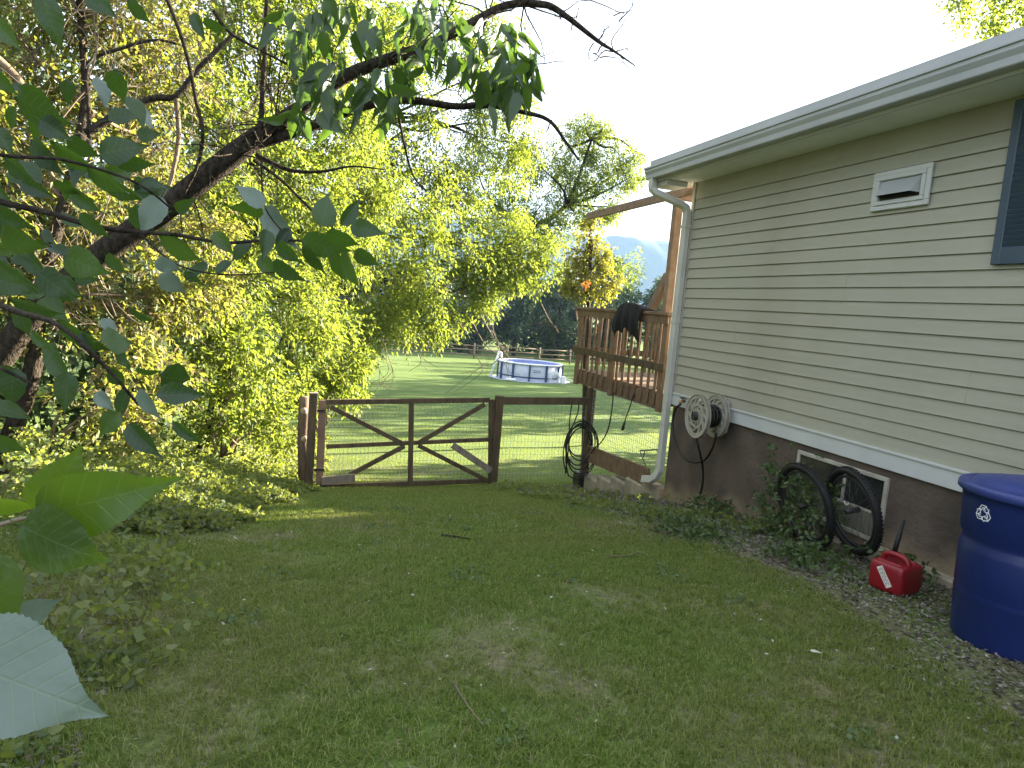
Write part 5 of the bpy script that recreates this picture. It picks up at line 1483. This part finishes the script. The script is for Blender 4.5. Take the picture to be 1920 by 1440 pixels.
# ivy and chips around the fence foot and along the wall
pts = []
for _ in range(2300):
    y = ru.uniform(4.4, 8.9); x0 = np.interp(y, [4.4, 5.5, 7, 8.2, 8.9], [3.1, 2.9, 2.55, 2.4, 2.65])
    x = x0 + abs(ru.normal()) * .55
    if x > 3.95: continue
    dn = math.sin(x * 5 + y * 3) + math.sin(y * 6.3 - x * 2)
    if dn < ru.normal() * .8 - .2: continue
    pts.append((x, y, float(gz(x, y)) + ru.uniform(.0, .06)))
scatter_leaves('ground_cover', pts, MT['ivy'], .036, .012, 4, .06, 91)


def chips(name, n, fx, mat, s0, s1, seed):
    r = np.random.default_rng(seed); V = []; T = []
    xy = fx(n, r); n = len(xy)
    z = gz(xy[:, 0], xy[:, 1]) + r.uniform(.002, .016, n)
    s = r.uniform(s0, s1, n)
    a = r.uniform(0, 2 * np.pi, n); tl = r.normal(size=(n, 2)) * .35
    c = np.stack([xy[:, 0], xy[:, 1], z], 1)
    e1 = np.stack([np.cos(a), np.sin(a), tl[:, 0]], 1) * s[:, None]; e2 = np.stack([-np.sin(a), np.cos(a), tl[:, 1]], 1) * (s * r.uniform(.3, .8, n))[:, None]
    up = np.array([0, 0, 1]) * (s * .22)[:, None]
    v = np.stack([c - e1, c + e2, c + e1, c - e2, c + up], 1).reshape(-1, 3)
    i = np.arange(n) * 5
    t = np.stack([np.stack([i, i + 1, i + 4], 1), np.stack([i + 1, i + 2, i + 4], 1), np.stack([i + 2, i + 3, i + 4], 1), np.stack([i + 3, i, i + 4], 1)], 1).reshape(-1, 3)
    o = np_mesh(name, v, t, mat); o['kind'] = 'stuff'; return o


def bed(n, r):
    y = r.uniform(1.2, 9, n); x0 = np.interp(y, [1.2, 2.2, 3.2, 4.5, 6, 8, 9], [2.38, 2.60, 2.82, 2.84, 2.70, 2.66, 2.9]) + .08 * np.sin(y * 5) + r.normal(size=n) * .10
    x = x0 + r.uniform(0, 1, n) ** .8 * (3.95 - x0)
    k = x < 3.93
    return np.stack([x[k], y[k]], 1)
chips('leaf_litter', 30000, bed, MT['litter'], .005, .016, 92)
chips('gravel', 7000, bed, MT['stone'], .004, .012, 93)


def under(n, r):
    y = r.uniform(1.5, 9, n); x = edge_x(y) + .1 - r.exponential(.6, n)
    return np.stack([x, y], 1)
chips('leaf_litter', 7000, under, MT['litter'], .006, .018, 94)


def weed(label, x, y, n, sp, h, seed):
    w = empty('weed', G(x, y), label, 'weed', 'weeds along the foundation')
    r = np.random.default_rng(seed)
    pts = [(x + r.normal() * sp, y + r.normal() * sp * 1.6, float(gz(x, y)) + r.uniform(.02, 1) ** 1.2 * h) for _ in range(n)]
    scatter_leaves('foliage', pts, MT['clover'], .045, .013, 5, .07, seed, .8, .3, w)
    sm_ = MB()
    for k in range(9):
        q = pts[r.integers(0, n)]; sm_.tube(limb_path((x + r.normal() * .03, y + r.normal() * .05, float(gz(x, y)) - .02), q, .05, r, 4), [.003, .0025, .002, .0015], 4)
    sm_.build('stem', MT['twig'], w)
weed('tall weed growing through the left bicycle wheel', 3.70, 4.20, 210, .10, .52, 201)
weed('vine tendrils over the corner of the basement window', 3.80, 4.55, 60, .06, .72, 202)
weed('low green weed in front of the wheels', 3.28, 3.62, 110, .10, .10, 203)
weed('leafy clump at the base of the hose and house corner', 3.75, 5.35, 90, .12, .10, 204)
weed('sprout beside the wheel and fuel can', 3.72, 3.30, 60, .06, .12, 205)
weed('broad weed patch beside the gravel further from the wall', 3.0, 4.5, 100, .15, .06, 206)

# ------------------------------------------------------------------ grass
def blades(name, xy, h, w, mat, seed, lean=.6, flat=False):
    r = np.random.default_rng(seed); n = len(xy)
    z = gz(xy[:, 0], xy[:, 1])
    b = np.stack([xy[:, 0], xy[:, 1], z - .003], 1)
    a = r.uniform(0, 2 * np.pi, n); hh = h * r.uniform(.5, 1.3, n)
    d = np.stack([np.cos(a), np.sin(a), np.zeros(n)], 1); s = np.stack([-np.sin(a), np.cos(a), np.zeros(n)], 1)
    ln = (lean * r.uniform(.2, 1.5, n))[:, None]
    up = np.array([0, 0, 1.0])
    W = (w * r.uniform(.7, 1.3, n))[:, None] / 2; Hh = hh[:, None]
    k = 0.10 if flat else 1.0
    m = b + d * Hh * ln * .35 + up * Hh * .62 * k; t = b + d * Hh * ln + up * Hh * k * r.uniform(.6, 1, n)[:, None]
    if flat: m[:, 2] += .012; t[:, 2] += .01
    v = np.stack([b - s * W, b + s * W, m + s * W * .8, m - s * W * .8, t], 1).reshape(-1, 3)
    i = np.arange(n) * 5
    tr = np.stack([np.stack([i, i + 1, i + 2], 1), np.stack([i, i + 2, i + 3], 1), np.stack([i + 3, i + 2, i + 4], 1)], 1).reshape(-1, 3)
    o = np_mesh(name, v, tr, mat); o['kind'] = 'stuff'; return o


def patch_noise(x, y):
    return (np.sin(x * 2.3 + 1.1 * np.sin(y * 1.7)) + np.sin(y * 2.9 + 1.3 * np.sin(x * 2.1 + 1)) + .7 * np.sin(x * 6.1 + y * 3.3) + .6 * np.sin(x * 3.7 - y * 7.9 + 2)) / 3.3


def lawn_pts(n, y0, y1, r, thin=0.5, yp=1.0):
    y = y0 + (y1 - y0) * r.uniform(0, 1, n) ** yp
    xl = edge_x(y) - np.where(y < 4.6, .9, .1)
    xr = np.interp(y, [1, 2.2, 3.2, 4.5, 6, 8, 9, 9.3, 60], [2.55, 2.78, 2.94, 2.98, 2.82, 2.6, 3.3, 7.5, 24])
    x = xl + (xr - xl) * r.uniform(0, 1, n)
    k = r.uniform(0, 1, n) > np.clip((patch_noise(x, y) - thin) * 1.4 + np.where((x < edge_x(y) + .2) & (y < 5), .55, 0), 0, .85)
    return np.stack([x[k], y[k]], 1)


rg_ = np.random.default_rng(301)
# tufts: blades gathered into small clumps
def tufted(xy, r, k, sp):
    rep = np.repeat(xy, k, 0); return rep + r.normal(size=rep.shape) * sp
a1 = tufted(lawn_pts(22000, 1.35, 4.6, rg_, .22), rg_, 15, .019)
blades('grass', a1, .030, .0026, MT['grass'], 302, .9)
a2 = tufted(lawn_pts(15000, 4.5, 9.2, rg_, .3), rg_, 9, .025)
blades('grass', a2, .032, .0038, MT['grass'], 303, .8)
a3 = tufted(lawn_pts(16000, 9.0, 22, rg_, .9, 1.5), rg_, 4, .05)
MT['grassF'] = leafy('far_grass', [(0.09, 0.14, 0.03), (0.13, 0.18, 0.04), (0.17, 0.215, 0.06)], (0.52, 0.54, 0.05), 0.48, 0.02, 0.6)  # brightness of the sunlit strip put into this paler grass colour
blades('grass', a3, .020, .006, MT['grassF'], 304, .8)
s1 = lawn_pts(30000, 1.35, 6.5, rg_, 9)
k = rg_.uniform(0, 1, len(s1)) < np.clip(patch_noise(s1[:, 0], s1[:, 1]) * .8 + .28 + np.where(s1[:, 0] < edge_x(s1[:, 1]) + .25, .45, 0), .06, .95)
blades('dry_straw', s1[k], .050, .0028, MT['straw'], 305, 1.2, True)
# small leaf bits and clover on the lawn
def bits(n, r): return lawn_pts(n, 1.6, 8.5, r, 9)
chips('fallen_leaves', 420, bits, MT['speck'], .006, .014, 306)
pts = []
for _ in range(26):
    c = lawn_pts(1, 1.7, 6, ru, 9)
    if len(c):
        for _ in range(14):
            x, y = c[0, 0] + ru.normal() * .05, c[0, 1] + ru.normal() * .05; pts.append((x, y, float(gz(x, y)) + .012))
scatter_leaves('clover', pts, leafy('lawn_clover', [(0.07, 0.12, 0.04), (0.10, 0.155, 0.06), (0.14, 0.19, 0.09)], (0.16, 0.26, 0.06), 0.35, 0.04, 0.5), .022, .010, 3, .03, 307, .6)


def at_ground(px, py):
    r = ray(px, py); t = 2.0
    for _ in range(60):
        p = r / np.linalg.norm(r) * t; t += (p[2] - gz(p[0], p[1])) * 1.2
    return p
for label, q, rad in (('long curved dry stick lying on the near lawn', [(848, 1288), (868, 1320), (885, 1345), (906, 1370)], .004), ('thin wavy stick on the lawn in front of the house', [(1132, 1044), (1150, 1048), (1180, 1047), (1200, 1040), (1226, 1058)], .0055), ('short dark stick on the middle of the lawn', [(828, 1009), (850, 1011), (880, 1016)], .012)):
    ps = [Vector(at_ground(*p)) + Vector((0, 0, .02)) for p in q]
    tag(MB().tube(smooth_path(ps, 4), list(np.linspace(rad, rad * .5, (len(ps) - 1) * 4 + 1)), 6).build('fallen_stick', MT['twig'] if rad < .01 else MT['bark'], None, True), label, 'stick', 'sticks on the lawn')
for (px, py) in ((345, 1138), (1517, 1232)):
    p = Vector(at_ground(px, py)) + Vector((0, 0, .03))
    o = put_leaf(None, p, p + Vector((.045, -.025, .004)), .2, mcopy(LE[2:3], MT['speck'])[0], 1.0, Vector((0, 0, 1)))
    o.name = 'fallen_leaf'
    tag(o, 'pale fallen leaf on the grass near the left edge' if px < 900 else 'pale fallen leaf on the grass near the gravel', 'leaf', 'pale leaves on the lawn')
